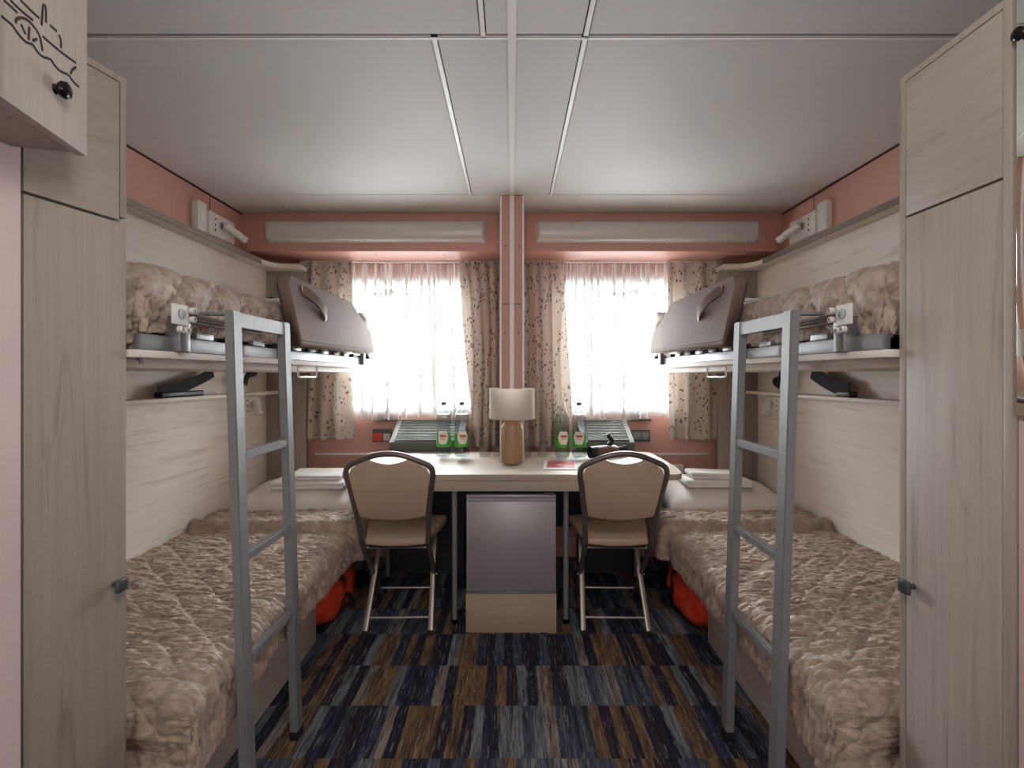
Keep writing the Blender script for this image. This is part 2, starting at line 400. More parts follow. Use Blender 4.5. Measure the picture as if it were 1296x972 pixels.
NR = np.random.RandomState(3); TAB = NR.rand(256, 256)
def vnoise(x, y, seed=0):
    x = np.asarray(x, float) + seed * 17.3; y = np.asarray(y, float) + seed * 31.7
    xi = np.floor(x).astype(int); yi = np.floor(y).astype(int); fx = x - xi; fy = y - yi
    fx = fx * fx * (3 - 2 * fx); fy = fy * fy * (3 - 2 * fy)
    a = TAB[xi % 256, yi % 256]; b = TAB[(xi + 1) % 256, yi % 256]; c = TAB[xi % 256, (yi + 1) % 256]; d = TAB[(xi + 1) % 256, (yi + 1) % 256]
    return (a * (1 - fx) + b * fx) * (1 - fy) + (c * (1 - fx) + d * fx) * fy
def fbm(x, y, o=3, seed=0):
    s = 0; a = 0.5
    for k in range(o): s = s + a * vnoise(x * 2 ** k, y * 2 ** k, seed + k); a *= 0.5
    return s

# ------------------------------------------------------------------ the setting
def struct(name, bm, mat, parent=None, label=None): 
    return obj(name, bm, mat, parent, kind=None if parent is not None else 'structure', label=label)

Y0, Y1 = -3.0, 3.45
b = BM(); box(b, -1.64, 1.64, Y0, Y1, -0.06, -0.008); floor = struct('floor', b, M['dark'])
PITCH = 0.2625; ROW0 = 1.635 - PITCH * 12
tile_me = None
for r in range(int((Y1 - ROW0) / PITCH) + 1):
    y = ROW0 + r * PITCH
    if y < 0.6 or y + PITCH > Y1 + 0.2: continue
    off = (0.0, 0.26, 0.13)[r % 3]
    for c in range(-4, 4):
        x = c * 0.5 + off - 0.1
        xa, xb = max(x, -1.64), min(x + 0.5, 1.64); ya, yb = y, min(y + PITCH, Y1)
        if xb - xa < 0.02 or yb - ya < 0.02: continue
        full = (xb - xa > 0.499 and yb - ya > PITCH - 0.001)
        if full and tile_me:
            o = bpy.data.objects.new('carpet_tile', tile_me); C.objects.link(o); o.parent = floor
            o.location = Vector((x + 0.25, y + PITCH / 2, 0)) - ORG['floor']
            continue
        bm = BM(); box(bm, -(xb - xa) / 2 + 0.0006, (xb - xa) / 2 - 0.0006, -(yb - ya) / 2 + 0.0006, (yb - ya) / 2 - 0.0006, -0.008, 0.0)
        me = bpy.data.meshes.new('carpet_tile'); bm.to_mesh(me); bm.free(); me.materials.append(M['carpet'])
        o = bpy.data.objects.new('carpet_tile', me); C.objects.link(o); o.parent = floor
        o.location = Vector(((xa + xb) / 2, (ya + yb) / 2, 0)) - ORG['floor']
        if full: tile_me = me
bm = BM(); box(bm, -1.64, 1.64, Y0, 0.6, -0.008, 0.0); obj('carpet_strip', bm, M['carpet'], floor)

b = BM(); box(b, -1.70, 1.70, Y0, 3.56, 2.212, 2.26); ceil = struct('ceiling', b, M['seam'])
G = 0.004
for (ya, yb, cols) in ((Y0, 1.48, (-1.64, -0.083, 0.0, 0.212, 1.64)), (1.48, 2.79, (-1.64, -0.226, 0.0, 0.212, 1.64)), (2.79, 3.11, (-1.64, 0.0, 1.64))):
    for xa, xb in zip(cols, cols[1:]):
        b = BM(); box(b, xa + 0.010, xb - 0.010, ya + 0.006, yb - 0.006, 2.2, 2.212); obj('ceiling_panel', b, M['white_ceiling'], ceil)
def cstrip(x, ya, yb, w_=0.013):
    b = BM(); box(b, x - w_ / 2, x + w_ / 2, ya, yb, 2.194, 2.2005); obj('ceiling_trim', b, M['trim_white'], ceil)
cstrip(-0.083, Y0, 1.475); cstrip(0.212, Y0, 1.475); cstrip(-0.226, 1.49, 2.785, 0.014); cstrip(0.212, 1.49, 2.785, 0.014)
cstrip(0.0, Y0, 2.786, 0.024)
for ya in (1.492, 2.780):
    b = BM(); box(b, -1.63, 1.63, ya, ya + 0.004, 2.197, 2.2005); obj('ceiling_trim', b, M['trim_white'], ceil)

for s, side in ((-1, 'left'), (1, 'right')):
    b = BM(); box(b, s * 1.64, s * 1.70, Y0, 3.56, -0.06, 2.212); wl = struct('wall_' + side, b, M['pink'])
    b = BM(); box(b, s * 1.6385, s * 1.641, 2.785, 2.79, 1.92, 2.2); obj('wall_seam', b, M['seam'], wl)
    b = BM(); box(b, s * 1.635, s * 1.641, 1.2, 3.11, 2.193, 2.2); obj('cornice_strip', b, M['groove'], wl)
b = BM()
WX0, WX1, WZ0, WZ1 = 0.22, 1.22, 0.955, 1.885
box(b, -1.64, 1.64, 3.45, 3.56, -0.06, WZ0); box(b, -1.64, 1.64, 3.45, 3.56, WZ1, 2.212)
for xa, xb in ((-1.64, -WX1), (-WX0, WX0), (WX1, 1.64)): box(b, xa, xb, 3.45, 3.56, WZ0, WZ1)
wall_back = struct('wall_back', b, M['pink'])
for s in (-1, 1):
    b = BM(); box(b, s * 0.9, s * 1.32, 3.438, 3.452, 0.684, 0.698, 0.003); obj('wall_strip', b, M['plastic_white'], wall_back)
b = BM(); box(b, -1.70, 1.70, Y0 - 0.1, Y0, -0.06, 2.26); struct('wall_front', b, M['pink_pale'])
b = BM(); box(b, 0.90, 0.98, Y0, 0.912, 0, 2.212); struct('wall_entry_right', b, M['pink_pale'])
b = BM(); box(b, -1.01, -0.93, Y0, 0.972, 0, 2.212); struct('wall_entry_left', b, M['pink_pale'])

# pelmets above the windows and the pillar between them
for i, s in ((1, -1), (2, 1)):
    b = BM(); box(b, s * 0.064, s * 1.64, 3.11, 3.45, 1.971, 2.212, 0.002); t = struct('trim_%d' % i, b, M['pink'])
    b = BM()
    for x in (0.42, 0.85, 1.3): lathe(b, [(0.004, 0), (0.004, 0.004)], 8, (s * x, 3.2, 1.9685))
    obj('screw', b, M['black'], t, recalc=True)
b = BM(); box(b, -0.062, 0.062, 2.79, 3.45, 0.0, 2.195, 0.002); pil = struct('trim_3', b, M['pink'])
b = BM(); box(b, -0.0115, 0.0115, 2.782, 2.792, 0.752, 2.195, 0.002); obj('steel_strip', b, M['trim_white'], pil)
for s in (-1, 1):
    b = BM(); box(b, s * 0.056, s * 0.0655, 2.786, 2.796, 0.752, 2.195, 0.002); obj('edge_strip', b, M['trim_white'], pil)
    b = BM()
    for z in (1.45, 1.92):
        cyl(b, (s * 0.036, 2.786, z), (s * 0.036, 2.792, z), 0.004, 8)
    obj('screw', b, M['black'], pil)
b = BM(); box(b, -0.0625, 0.0625, 2.789, 2.7905, 1.605, 1.609); obj('panel_joint', b, M['seam'], pil)

# windows
for i, s in ((1, -1), (2, 1)):
    wroot = bpy.data.objects.new('window_%d' % i, None); C.objects.link(wroot); wroot.location = (s * 0.72, 3.5, WZ0); ORG[wroot.name] = Vector(wroot.location); wroot['kind'] = 'structure'
    b = BM(); F = 0.05
    box(b, s * WX0, s * WX1, 3.452, 3.54, WZ0, WZ0 + F, 0.004); box(b, s * WX0, s * WX1, 3.452, 3.54, WZ1 - F, WZ1, 0.004)
    box(b, s * WX0, s * (WX0 + F), 3.452, 3.54, WZ0 + F, WZ1 - F, 0.004); box(b, s * (WX1 - 0.1), s * WX1, 3.452, 3.54, WZ0 + F, WZ1 - F, 0.004)
    obj('window_frame', b, M['window_frame'], wroot)
    b = BM(); box(b, s * (WX0 + F), s * (WX1 - 0.1), 3.48, 3.52, 1.145, 1.165, 0.003); obj('sash_bar', b, M['window_frame'], wroot)
    b = BM(); box(b, s * (WX0 + F), s * (WX1 - 0.1), 3.497, 3.501, WZ0 + F, WZ1 - F); obj('window_pane', b, M['pane'], wroot)
    b = BM(); tube(b, catmull([(s * 0.68, 3.45, 1.80), (s * 0.68, 3.44, 1.775), (s * 0.70, 3.437, 1.765), (s * 0.82, 3.437, 1.765), (s * 0.94, 3.437, 1.765), (s * 0.96, 3.44, 1.775), (s * 0.96, 3.45, 1.80)], 4), 0.008, 8)
    box(b, s * 0.79, s * 0.85, 3.432, 3.455, 1.75, 1.80, 0.004)
    obj('window_handle', b, M['window_frame'], wroot)
    b = BM(); box(b, s * 0.77, s * 0.93, 3.425, 3.45, 0.915, 0.93, 0.003); box(b, s * 0.80, s * 0.815, 3.43, 3.445, 0.93, 0.96, 0.003); box(b, s * 0.87, s * 0.885, 3.43, 3.445, 0.93, 0.96, 0.003)
    obj('window_bracket', b, M['vent_grey'], wroot)

# ------------------------------------------------------------------ wardrobes
def wardrobe_right():
    t = thing('wardrobe', 'tall grey oak wardrobe at the foot of the right bunk, next to the mirror', 'wardrobe', (1.2, 1.05, 0))
    X = 0.89; ya, yb = 0.915, 1.18
    b = BM(); box(b, X, X + 0.7, ya, ya + 0.016, 0, 1.90, 0.001); box(b, X, X + 0.7, yb - 0.016, yb, 0, 1.90, 0.001)
    box(b, X, X + 0.7, ya + 0.016, yb - 0.016, 1.885, 1.90, 0.001); box(b, X + 0.02, X + 0.7, ya + 0.016, yb - 0.016, 0, 1.885)
    obj('carcass', b, M['oak_v'], t)
    b = BM(); box(b, X + 0.001, X + 0.019, ya + 0.018, yb - 0.0185, 0.05, 1.575, 0.001); d = obj('door', b, M['oak_v'], t)
    knob(d, (X + 0.001, yb - 0.042, 0.752), (-1, 0))
    b = BM(); box(b, X + 0.001, X + 0.019, ya + 0.018, yb - 0.0185, 1.580, 1.8835, 0.001); obj('upper_door', b, M['oak_wh'], t)
def knob(parent, p, d):
    b = BM(); dx, dy = d
    tube(b, [p, (p[0] + dx * 0.016, p[1] + dy * 0.016, p[2])], 0.006, 10)
    q = Vector((p[0] + dx * 0.022, p[1] + dy * 0.022, p[2]))
    box(b, q.x - 0.005, q.x + 0.005, q.y - 0.015, q.y + 0.015, q.z - 0.015, q.z + 0.015, 0.003)
    obj('handle', b, M['knob'], parent, label='square dark grey metal knob')
def wardrobe_left():
    t = thing('wardrobe', 'tall grey oak wardrobe at the foot of the left bunk, below the engraved cabinet', 'wardrobe', (-1.2, 1.07, 0))
    A = Vector((-0.93, 0.976)); B = Vector((-0.886, 1.18)); n = Vector((-(B - A).y, (B - A).x)).normalized()   # into the carcass
    u = (B - A).normalized()
    def quad(a, c, d0, d1): 
        p = [A + u * a + n * d0, A + u * c + n * d0, A + u * c + n * d1, A + u * a + n * d1]; return [(q.x, q.y) for q in p]
    L = (B - A).length
    b = BM(); prism(b, [(A + n * 0.02).to_tuple(), (B + n * 0.02).to_tuple(), (-1.575, 1.18), (-1.575, 0.976)], 2, 0, 1.90)
    for z0, z1 in ((1.885, 1.90),): prism(b, quad(0, L, 0, 0.022), 2, z0, z1)
    prism(b, quad(L - 0.014, L, 0, 0.022), 2, 1.58, 1.885)
    obj('carcass', b, M['oak_v'], t)
    b = BM(); prism(b, quad(0.002, L - 0.001, 0, 0.018), 2, 0.05, 1.566, 0.001); d = obj('door', b, M['oak_v'], t)
    k = A + u * (L - 0.03)
    knob(d, (k.x, k.y, 0.752), (-n.x, -n.y))
    b = BM(); prism(b, quad(0.002, L - 0.0175, 0, 0.018), 2, 1.572, 1.883, 0.001); obj('upper_door', b, M['oak_wh'], t)
wardrobe_right(); wardrobe_left()

# engraved wall cabinet, turned a little towards the door
def cabinet():
    P0 = Vector((-0.814, 0.983)); d = Vector((0.215, -1)).normalized(); L = 0.5
    P1 = P0 + d * L; n = Vector((d.y, -d.x)).normalized()      # outwards into the aisle
    if n.x < 0: n = -n
    zb, zt = 1.639, 2.19
    t = thing('wall_cabinet', 'wall cabinet with an engraved paddle boat door high on the left', 'cabinet', (-0.86, 0.8, zb))
    e = -n
    def at2(a, c): q = P0 + d * a + e * c; return (q.x, q.y)
    b = BM(); prism(b, [at2(0.0, 0.018), at2(L, 0.018), (-0.929, (P0 + d * L).y), (-0.929, P0.y - 0.03)], 2, zb + 0.006, zt); obj('carcass', b, M['oak_v'], t)
    b = BM(); prism(b, [at2(-0.001, 0), at2(L, 0), at2(L, 0.016), at2(-0.001, 0.016)], 2, zb, zt, 0.001); door = obj('door', b, M['oak_v'], t)
    def pt(px, py, out=0.0):      # a point of the door face, given by its place along the face and height
        # ray from the eye to the face plane, used once to survey the drawing
        dx, dz = (px - 648) / 650, (475 - py) / 650
        k = P0.dot(n) / Vector((dx, 1)).dot(n); return Vector((dx * k, k, 1.22 + dz * k)) + Vector((n.x, n.y, 0)) * out
    S = 1 / 4.63
    lines = [[(8, 95), (40, 122), (70, 148), (105, 198), (150, 245), (190, 262), (215, 300), (250, 332), (295, 348), (320, 385), (350, 415), (400, 440), (425, 475), (460, 508)],
             [(20, 0), (60, 36), (98, 72)], [(58, 0), (120, 60), (190, 118)], [(118, 0), (170, 52), (226, 105)],
             [(242, 148), (246, 90), (252, 32), (266, 45), (268, 132)], [(292, 148), (330, 182)], [(344, 205), (356, 240), (355, 280)],
             [(248, 212), (300, 258), (370, 315), (442, 368)], [(444, 394), (424, 408), (412, 432)],
             [(90, 135), (96, 112), (125, 104), (160, 118), (200, 160), (228, 205), (240, 250), (248, 298)],
             [(122, 142), (132, 165), (148, 200)], [(170, 158), (168, 195), (166, 232)], [(190, 238), (214, 228)]]
    b = BM()
    for ln in lines:
        pts = [pt(x * S, y * S, 0.0004) for x, y in ln]
        pts = catmull(pts, 4) if len(pts) > 2 else pts
        tube(b, pts, 0.0011, 6, ry=0.0023, up=(n.x, n.y, 0))
    obj('engraving', b, M['groove'], door, label='dark engraved line drawing of a paddle boat on waves')
    k = pt(70, 113)
    b = BM(); nn = Vector((n.x, n.y, 0))
    prof = [(0.009, 0), (0.007, 0.005), (0.0125, 0.008), (0.015, 0.013), (0.0135, 0.019), (0.008, 0.022)]
    rings = []
    u = Vector((d.x, d.y, 0)); v = Vector((0, 0, 1))
    tubepts = [k + nn * z for r, z in prof]
    tube(b, tubepts, [r for r, z in prof], 20)
    obj('knob', b, M['blackmetal'], door, label='round black chrome knob')
cabinet()

# mirror on the right entry wall
t = thing('wall_mirror', 'frameless mirror on the entry wall beside the right wardrobe', 'mirror', (0.895, 0.6, 1.147))
b = BM(); box(b, 0.891, 0.8985, 0.30, 0.908, 1.147, 2.12, 0.0015); obj('mirror_glass', b, M['mirror'], t)
for (y, z) in ((0.895, 1.815), (0.40, 1.815)):
    b = BM(); cyl(b, (0.899, y, z), (0.886, y, z), 0.006, 12); tube(b, [(0.889, y, z), (0.884, y, z), (0.879, y, z), (0.876, y, z)], [0.009, 0.012, 0.0115, 0.007], 14)
    obj('clip', b, M['blackmetal'], t, label='round dark metal mirror clip')

# ------------------------------------------------------------------ bunks
SIDE = {-1: 'left', 1: 'right'}
def bunk(s):
    t = thing('bunk_bed', 'built-in pale oak bunk bed frame along the %s wall' % SIDE[s], 'bunk bed', (s * 1.25, 2.25, 0), 'bunk bed frames')
    def B(*a, **k): 
        return box(BM(), s * a[0], s * a[1], *a[2:], **k)
    obj('wall_panel', B(1.58, 1.638, 1.185, 3.325, 0, 1.888), M['oak_h'], t)
    obj('end_panel', B(1.325, 1.58, 3.30, 3.325, 0, 1.888, bev=0.0015), M['oak_v'], t)
    b = BM()
    pts = [(1.638, 1.185), (1.50, 1.185), (1.50, 3.10)] + [(x, y) for x, y in arc(1.38, 3.10, 0.12, 0, 90, 8)][1:] + [(1.325, 3.22), (1.325, 3.325), (1.638, 3.325)]
    prism(b, [(s * x, y) for x, y in pts], 2, 1.889, 1.917, 0.002); lg = obj('ledge', b, M['oak_h'], t)
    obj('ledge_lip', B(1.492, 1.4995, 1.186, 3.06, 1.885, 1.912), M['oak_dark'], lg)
    obj('niche_shelf', B(1.50, 1.58, 1.185, 3.30, 1.102, 1.12, bev=0.0015), M['oak_h'], t)
    # fixed upper board
    obj('upper_board', B(0.86, 1.58, 1.185, 3.295, 1.262, 1.28, bev=0.0015), M['oak_h'], t)
    obj('board_batten', B(0.93, 1.58, 1.185, 3.295, 1.238, 1.262, bev=0.001), M['oak_h'], t)
    # lower base: two drawer fronts, open bay beyond
    obj('bed_base', B(0.905, 1.58, 1.285, 2.33, 0, 0.28), M['oak_h'], t)
    obj('drawer_front', B(0.888, 0.905, 1.285, 1.757, 0.012, 0.279, bev=0.001), M['oak_h'], t)
    obj('drawer_front', B(0.888, 0.905, 1.763, 2.33, 0.012, 0.279, bev=0.001), M['oak_h'], t)
    obj('bed_board', B(0.80, 1.58, 1.285, 3.30, 0.281, 0.30, bev=0.001), M['oak_h'], t)
    # metal rail of the upper berth
    obj('bed_rail', B(0.865, 0.885, 1.20, 3.27, 1.281, 1.318, bev=0.0015), M['rail_alu'], t)
    obj('rail_bar', B(0.872, 0.884, 1.35, 1.93, 1.352, 1.383, bev=0.002), M['black'], t) if False else None
    p = obj('hinge_post', B(0.846, 0.886, 1.31, 1.352, 1.281, 1.372, bev=0.002), M['rail_alu'], t)
    b = BM(); box(b, s * 0.839, s * 0.846, 1.272, 1.334, 1.348, 1.400, 0.003)
    pl = obj('hinge_plate', b, M['plastic_white'], t, label='bright metal hinge plate')
    b = BM(); tube(b, [(s * 0.839, 1.303, 1.376), (s * 0.836, 1.303, 1.376)], 0.013, 18); obj('hinge_disc', b, M['rail_alu'], pl)
    for (y, z) in ((1.352, 1.390), (1.352, 1.366), (1.303, 1.337), (1.325, 1.335)):
        b = BM(); tube(b, [(s * 0.846, y, z), (s * 0.836, y, z), (s * 0.834, y, z), (s * 0.834, y, z), (s * 0.837, y, z)], [0.0085, 0.0085, 0.0075, 0.0035, 0.003], 14); obj('bolt', b, M['plastic_white'], pl)
    b = BM()
    for z in (1.362, 1.371, 1.380): tube(b, [(s * 0.862, 1.33, z), (s * 0.862, 1.76, z)], 0.0045, 8)
    obj('guard_rail', b, M['brown_plastic'], t)
    for y in (1.905, 2.93):
        obj('bracket', B(0.845, 0.866, y, y + 0.03, 1.281, 1.345, bev=0.002), M['rail_alu'], t)
    k = 0
    for y in np.arange(1.42, 3.2, 0.155):
        sl = obj('slat', B(0.90, 1.55, y, y + 0.07, 1.322, 1.334, bev=0.001), M['oak_x'], t)
        obj('end_cap', B(0.868, 0.899, y - 0.006, y + 0.076, 1.3195, 1.337, bev=0.002), M['black'] if k % 2 else M['rail_alu'], sl); k += 1
    b = BM(); tube(b, catmull([(s * 0.875, 2.10, 1.262), (s * 0.875, 2.10, 1.225), (s * 0.875, 2.115, 1.213), (s * 0.875, 2.2, 1.213), (s * 0.875, 2.285, 1.213), (s * 0.875, 2.30, 1.225), (s * 0.875, 2.30, 1.262)], 4), 0.0045, 8)
    obj('pull_handle', b, M['plastic_white'], t, label='white wire pull handle')
    b = BM(); tube(b, catmull([(s * 1.535, 3.298, 1.70), (s * 1.535, 3.275, 1.71), (s * 1.53, 3.262, 1.68), (s * 1.53, 3.262, 1.56)], 4), 0.013, 10)
    obj('belt_hook', b, M['black'], t, label='black plastic belt hook on the end panel')
    return t
for s in (-1, 1): bunk(s)

def mattress(s, label, x0, x1, y0, y1, z0, z1):
    b = BM(); box(b, s * x0, s * x1, y0, y1, z0, z1, 0.035, 4)
    return obj('mattress', b, M['linen'], label=label, cat='mattress', group='bunk mattresses')
for s in (-1, 1):
    mattress(s, 'white mattress on the lower %s bunk, showing under the pillow' % SIDE[s], 0.795, 1.575, 1.29, 3.29, 0.301, 0.432)
    mattress(s, 'white mattress on the upper %s bunk, under the quilt' % SIDE[s], 0.985, 1.575, 1.25, 3.27, 1.338, 1.465)

def quilt(s, label, Xe, Xw, Yf, Yh, Zt, r, dside, dfoot, flap=None, L=0.105, seed=0, res=0.0042, puff=0.010, wr=0.013, foot_wide=0.0, hem_amp=0.02, rough_foot=0.0, diamonds=False):
    A0, B0 = -(Xw - Xe - r), -(Yh - Yf - r)
    na = int((dside - A0) / res); nb = int((dfoot - B0) / res)
    a = np.linspace(A0, dside, na)[None, :].repeat(nb, 0); bb = np.linspace(B0, dfoot, nb)[:, None].repeat(na, 1)
    a0, b0 = a.copy(), bb.copy()
    # hem lengths wander
    k = np.clip(a / dside, 0, 1); a = a + k * (hem_amp * (vnoise(b0 * 2.2, b0 * 0 + 1, seed) - 0.5) * 2 + foot_wide * np.clip((b0 + 0.35) / 0.45, 0, 1))
    kb = np.clip(bb / dfoot, 0, 1); bb = bb + kb * 0.04 * (vnoise(a0 * 3, a0 * 0 + 9, seed) - 0.5) * 2
    def over(d):
        q = r * math.pi / 2
        h = np.where(d <= 0, d, np.where(d < q, r * np.sin(np.clip(d, 0, q) / r), r)); v = np.where(d <= 0, 0, np.where(d < q, r * (1 - np.cos(np.clip(d, 0, q) / r)), r + d - q)); return h, v
    def surf(a, bb, lift=0.0):
        ha, va = over(a); hb, vb = over(bb)
        X = Xe + r - ha; Y = Yf + r - hb; Z = Zt - (va ** 3 + vb ** 3) ** (1 / 3)
        # hanging folds
        ga = np.clip(va / max(dside, 0.01), 0, 1); gb = np.clip(vb / max(dfoot, 0.01), 0, 1)
        X = X - ga * 0.022 * (fbm(b0 * 7, b0 * 0 + 3, 2, seed + 5) - 0.3) + gb * 0.03 * (fbm(b0 * 6, a0 * 5, 2, seed + 4) - 0.4)
        Y = Y - gb * 0.05 * (fbm(a0 * 6, a0 * 0 + 5, 2, seed + 6) - 0.35)
        return np.stack([X, Y, Z], -1)
    P = surf(a, bb)
    du = np.gradient(P, axis=1); dv = np.gradient(P, axis=0); N = np.cross(du, dv); N /= (np.linalg.norm(N, axis=-1, keepdims=True) + 1e-9)
    if N[nb // 4, na // 4, 2] < 0: N = -N
    p = (a0 + b0) / math.sqrt(2); q = (a0 - b0) / math.sqrt(2)
    wx = 0.012 * (vnoise(a0 * 9, b0 * 9, seed + 2) - 0.5); wy = 0.012 * (vnoise(a0 * 9, b0 * 9, seed + 3) - 0.5)
    pf = np.minimum(np.abs(np.sin(math.pi * (p + wx) / L)), np.abs(np.sin(math.pi * (q + wy) / L))) ** 0.45
    wa = a0 + 0.016 * (fbm(a0 * 12, b0 * 12, 2, seed + 14) - 0.4); wb = b0 + 0.022 * (fbm(a0 * 9, b0 * 9, 2, seed + 15) - 0.4)
    def crease(x, y, sd): return np.abs(2 * vnoise(x, y, sd) - 1) ** 0.55
    big = fbm(a0 * 4, b0 * 4, 2, seed + 9) - 0.37
    fl = np.clip(b0 / 0.06, 0, 1)            # the hanging foot crumples instead of puffing
    crumple = 0.010 * (np.abs(2 * fbm(wa * 17, wb * 13, 2, seed + 16) / 0.75 - 1) ** 0.6 - 0.5) + rough_foot * (fbm(a0 * 11, b0 * 16, 3, seed + 12) - 0.44)
    if diamonds:                              # flat diamonds drawn together by gathers along each stitch line
        sp_, sq_ = np.abs(np.sin(math.pi * (p + wx) / L)), np.abs(np.sin(math.pi * (q + wy) / L))
        gq = np.exp(-(sq_ / 0.55) ** 2); gp = np.exp(-(sp_ / 0.55) ** 2)
        tex = wr * (gq * (crease(p * 62, q * 16, seed) - 0.5) + gp * (crease(q * 62, p * 16, seed + 3) - 0.5)) + 0.25 * wr * (crease(wa * 40, wb * 60, seed + 7) - 0.5)
        D = puff * pf + tex * (1 - 0.4 * fl) + 0.006 * big + fl * crumple
    else:                                     # crinkled all over, creases running across the bed between diagonal stitch lines
        tex = wr * (crease(wa * 13, wb * 78, seed) + 0.6 * crease(wa * 24, wb * 130, seed + 1) - 0.85) + 0.4 * wr * (crease(p * 44, q * 18, seed + 8) - 0.5)
        D = puff * pf + tex * (1 - 0.6 * fl) + 0.010 * big + fl * crumple
    if flap:                                  # the head end folded back on itself: a raised second layer with a rolled lip
        y_lip, th = flap
        bl = -(y_lip - Yf - r) + 0.02 * (vnoise(a0 * 4, a0 * 0, seed + 11) - 0.5)
        D = D + th * (1 / (1 + np.exp(np.clip((b0 - bl) / 0.0045, -40, 40)))) * (1 + 0.5 * np.exp(-((b0 - bl + 0.02) / 0.02) ** 2))
    P = P + N * D[..., None]
    P[..., 0] *= s
    bm = grid_bm(P[..., 0], P[..., 1], P[..., 2])
    o = obj('quilt', bm, M['quilt'], label=label, cat='bedspread', group='taupe quilts on the bunks', ang=3.2)
    if (o.data.polygons[len(o.data.polygons) // 3].normal.z < 0): o.data.flip_normals()
    md = o.modifiers.new('thickness', 'SOLIDIFY'); md.thickness = 0.008; md.offset = -1
    return o
quilt(-1, 'crinkled taupe quilt with turned-back edge on the lower left bunk', 0.772, 1.572, 1.235, 2.80, 0.452, 0.05, 0.17, 0.44, flap=(2.50, 0.034), seed=1, foot_wide=0.10, rough_foot=0.06)
qr = quilt(1, 'crinkled taupe quilt with turned-back edge on the lower right bunk', 0.772, 1.572, 1.235, 2.80, 0.452, 0.05, 0.17, 0.36, flap=(2.52, 0.034), seed=21, foot_wide=0.10, rough_foot=0.05)
quilt(-1, 'quilted taupe bedspread on the upper left bunk, bunched at its foot', 0.895, 1.572, 1.228, 2.72, 1.492, 0.055, 0.205, 0.215, seed=41, res=0.0046, L=0.12, puff=0.019, wr=0.015, diamonds=True, rough_foot=0.05)
quilt(1, 'quilted taupe bedspread on the upper right bunk, lying smoother at its foot', 0.895, 1.572, 1.228, 2.72, 1.488, 0.055, 0.205, 0.215, seed=61, res=0.0046, L=0.12, puff=0.019, wr=0.015, diamonds=True, rough_foot=0.03)
b = BM(); ribbon(b, [(0.80, 1.30, 0.235), (0.793, 1.297, 0.215), (0.789, 1.295, 0.195)], (0.5, 1, 0), 0.035, 0.002)
o = obj('care_tag', b, M['paper'], None)
o.parent = qr; o.matrix_parent_inverse = Matrix.Translation(-Vector(qr.location)); o['label'] = 'small white care tag at the hem'

def pillow(name, label, cx, cy, cz, wx, wy, h, rot=(0, 0, 0), seed=0, group=None):
    n = 26; u = np.linspace(-1, 1, n)
    U, V = np.meshgrid(u, u)
    e = (1 - np.abs(U) ** 2.6) * (1 - np.abs(V) ** 2.6); e = np.clip(e, 0, 1) ** 0.42
    pin = 1 - 0.06 * (1 - np.abs(V) ** 2) ** 1; pin2 = 1 - 0.06 * (1 - np.abs(U) ** 2)
    wob = 0.018 * (fbm(U * 2 + seed, V * 2, 3, seed) - 0.45)
    bm = BM(); grids = []
    for sg in (1, -1):
        X = U * wx / 2 * pin; Y = V * wy / 2 * pin2; Z = sg * e * h / 2 * (1 if sg > 0 else 0.75) + wob * e
        grids.append([[(X[i, j], Y[i, j], Z[i, j]) for j in range(n)] for i in range(n)])
    top = [[bm.verts.new(p) for p in row] for row in grids[0]]
    bot = [[top[i][j] if i in (0, n - 1) or j in (0, n - 1) else bm.verts.new(grids[1][i][j]) for j in range(n)] for i in range(n)]
    for G_, f in ((top, 1), (bot, -1)):
        for i in range(n - 1):
            for j in range(n - 1):
                q = (G_[i][j], G_[i][j + 1], G_[i + 1][j + 1], G_[i + 1][j]); bm.faces.new(q if f > 0 else q[::-1])
    mat = Matrix.Translation((cx, cy, cz)) @ Matrix.Rotation(rot[2], 4, 'Z') @ Matrix.Rotation(rot[1], 4, 'Y') @ Matrix.Rotation(rot[0], 4, 'X')
    bmesh.ops.transform(bm, matrix=mat, verts=bm.verts)
    return obj(name, bm, M['linen'], label=label, cat='pillow', group=group, ang=2.5)
pillow('pillow', 'plump white pillow at the head of the lower left bunk', -1.20, 3.0, 0.505, 0.70, 0.50, 0.19, (0.10, 0, 0.03), 2, 'pillows on the bunks')
pillow('pillow', 'plump white pillow at the head of the lower right bunk', 1.20, 3.0, 0.505, 0.70, 0.50, 0.19, (0.10, 0, -0.05), 5, 'pillows on the bunks')
pillow('pillow', 'crumpled white pillow on the upper left bunk behind the fall guard', -1.28, 2.98, 1.535, 0.54, 0.46, 0.16, (0, 0, 0.03), 7, 'pillows on the bunks')
pillow('pillow', 'white pillow on the upper right bunk behind the fall guard', 1.28, 2.98, 1.535, 0.54, 0.46, 0.16, (0, 0, -0.03), 9, 'pillows on the bunks')

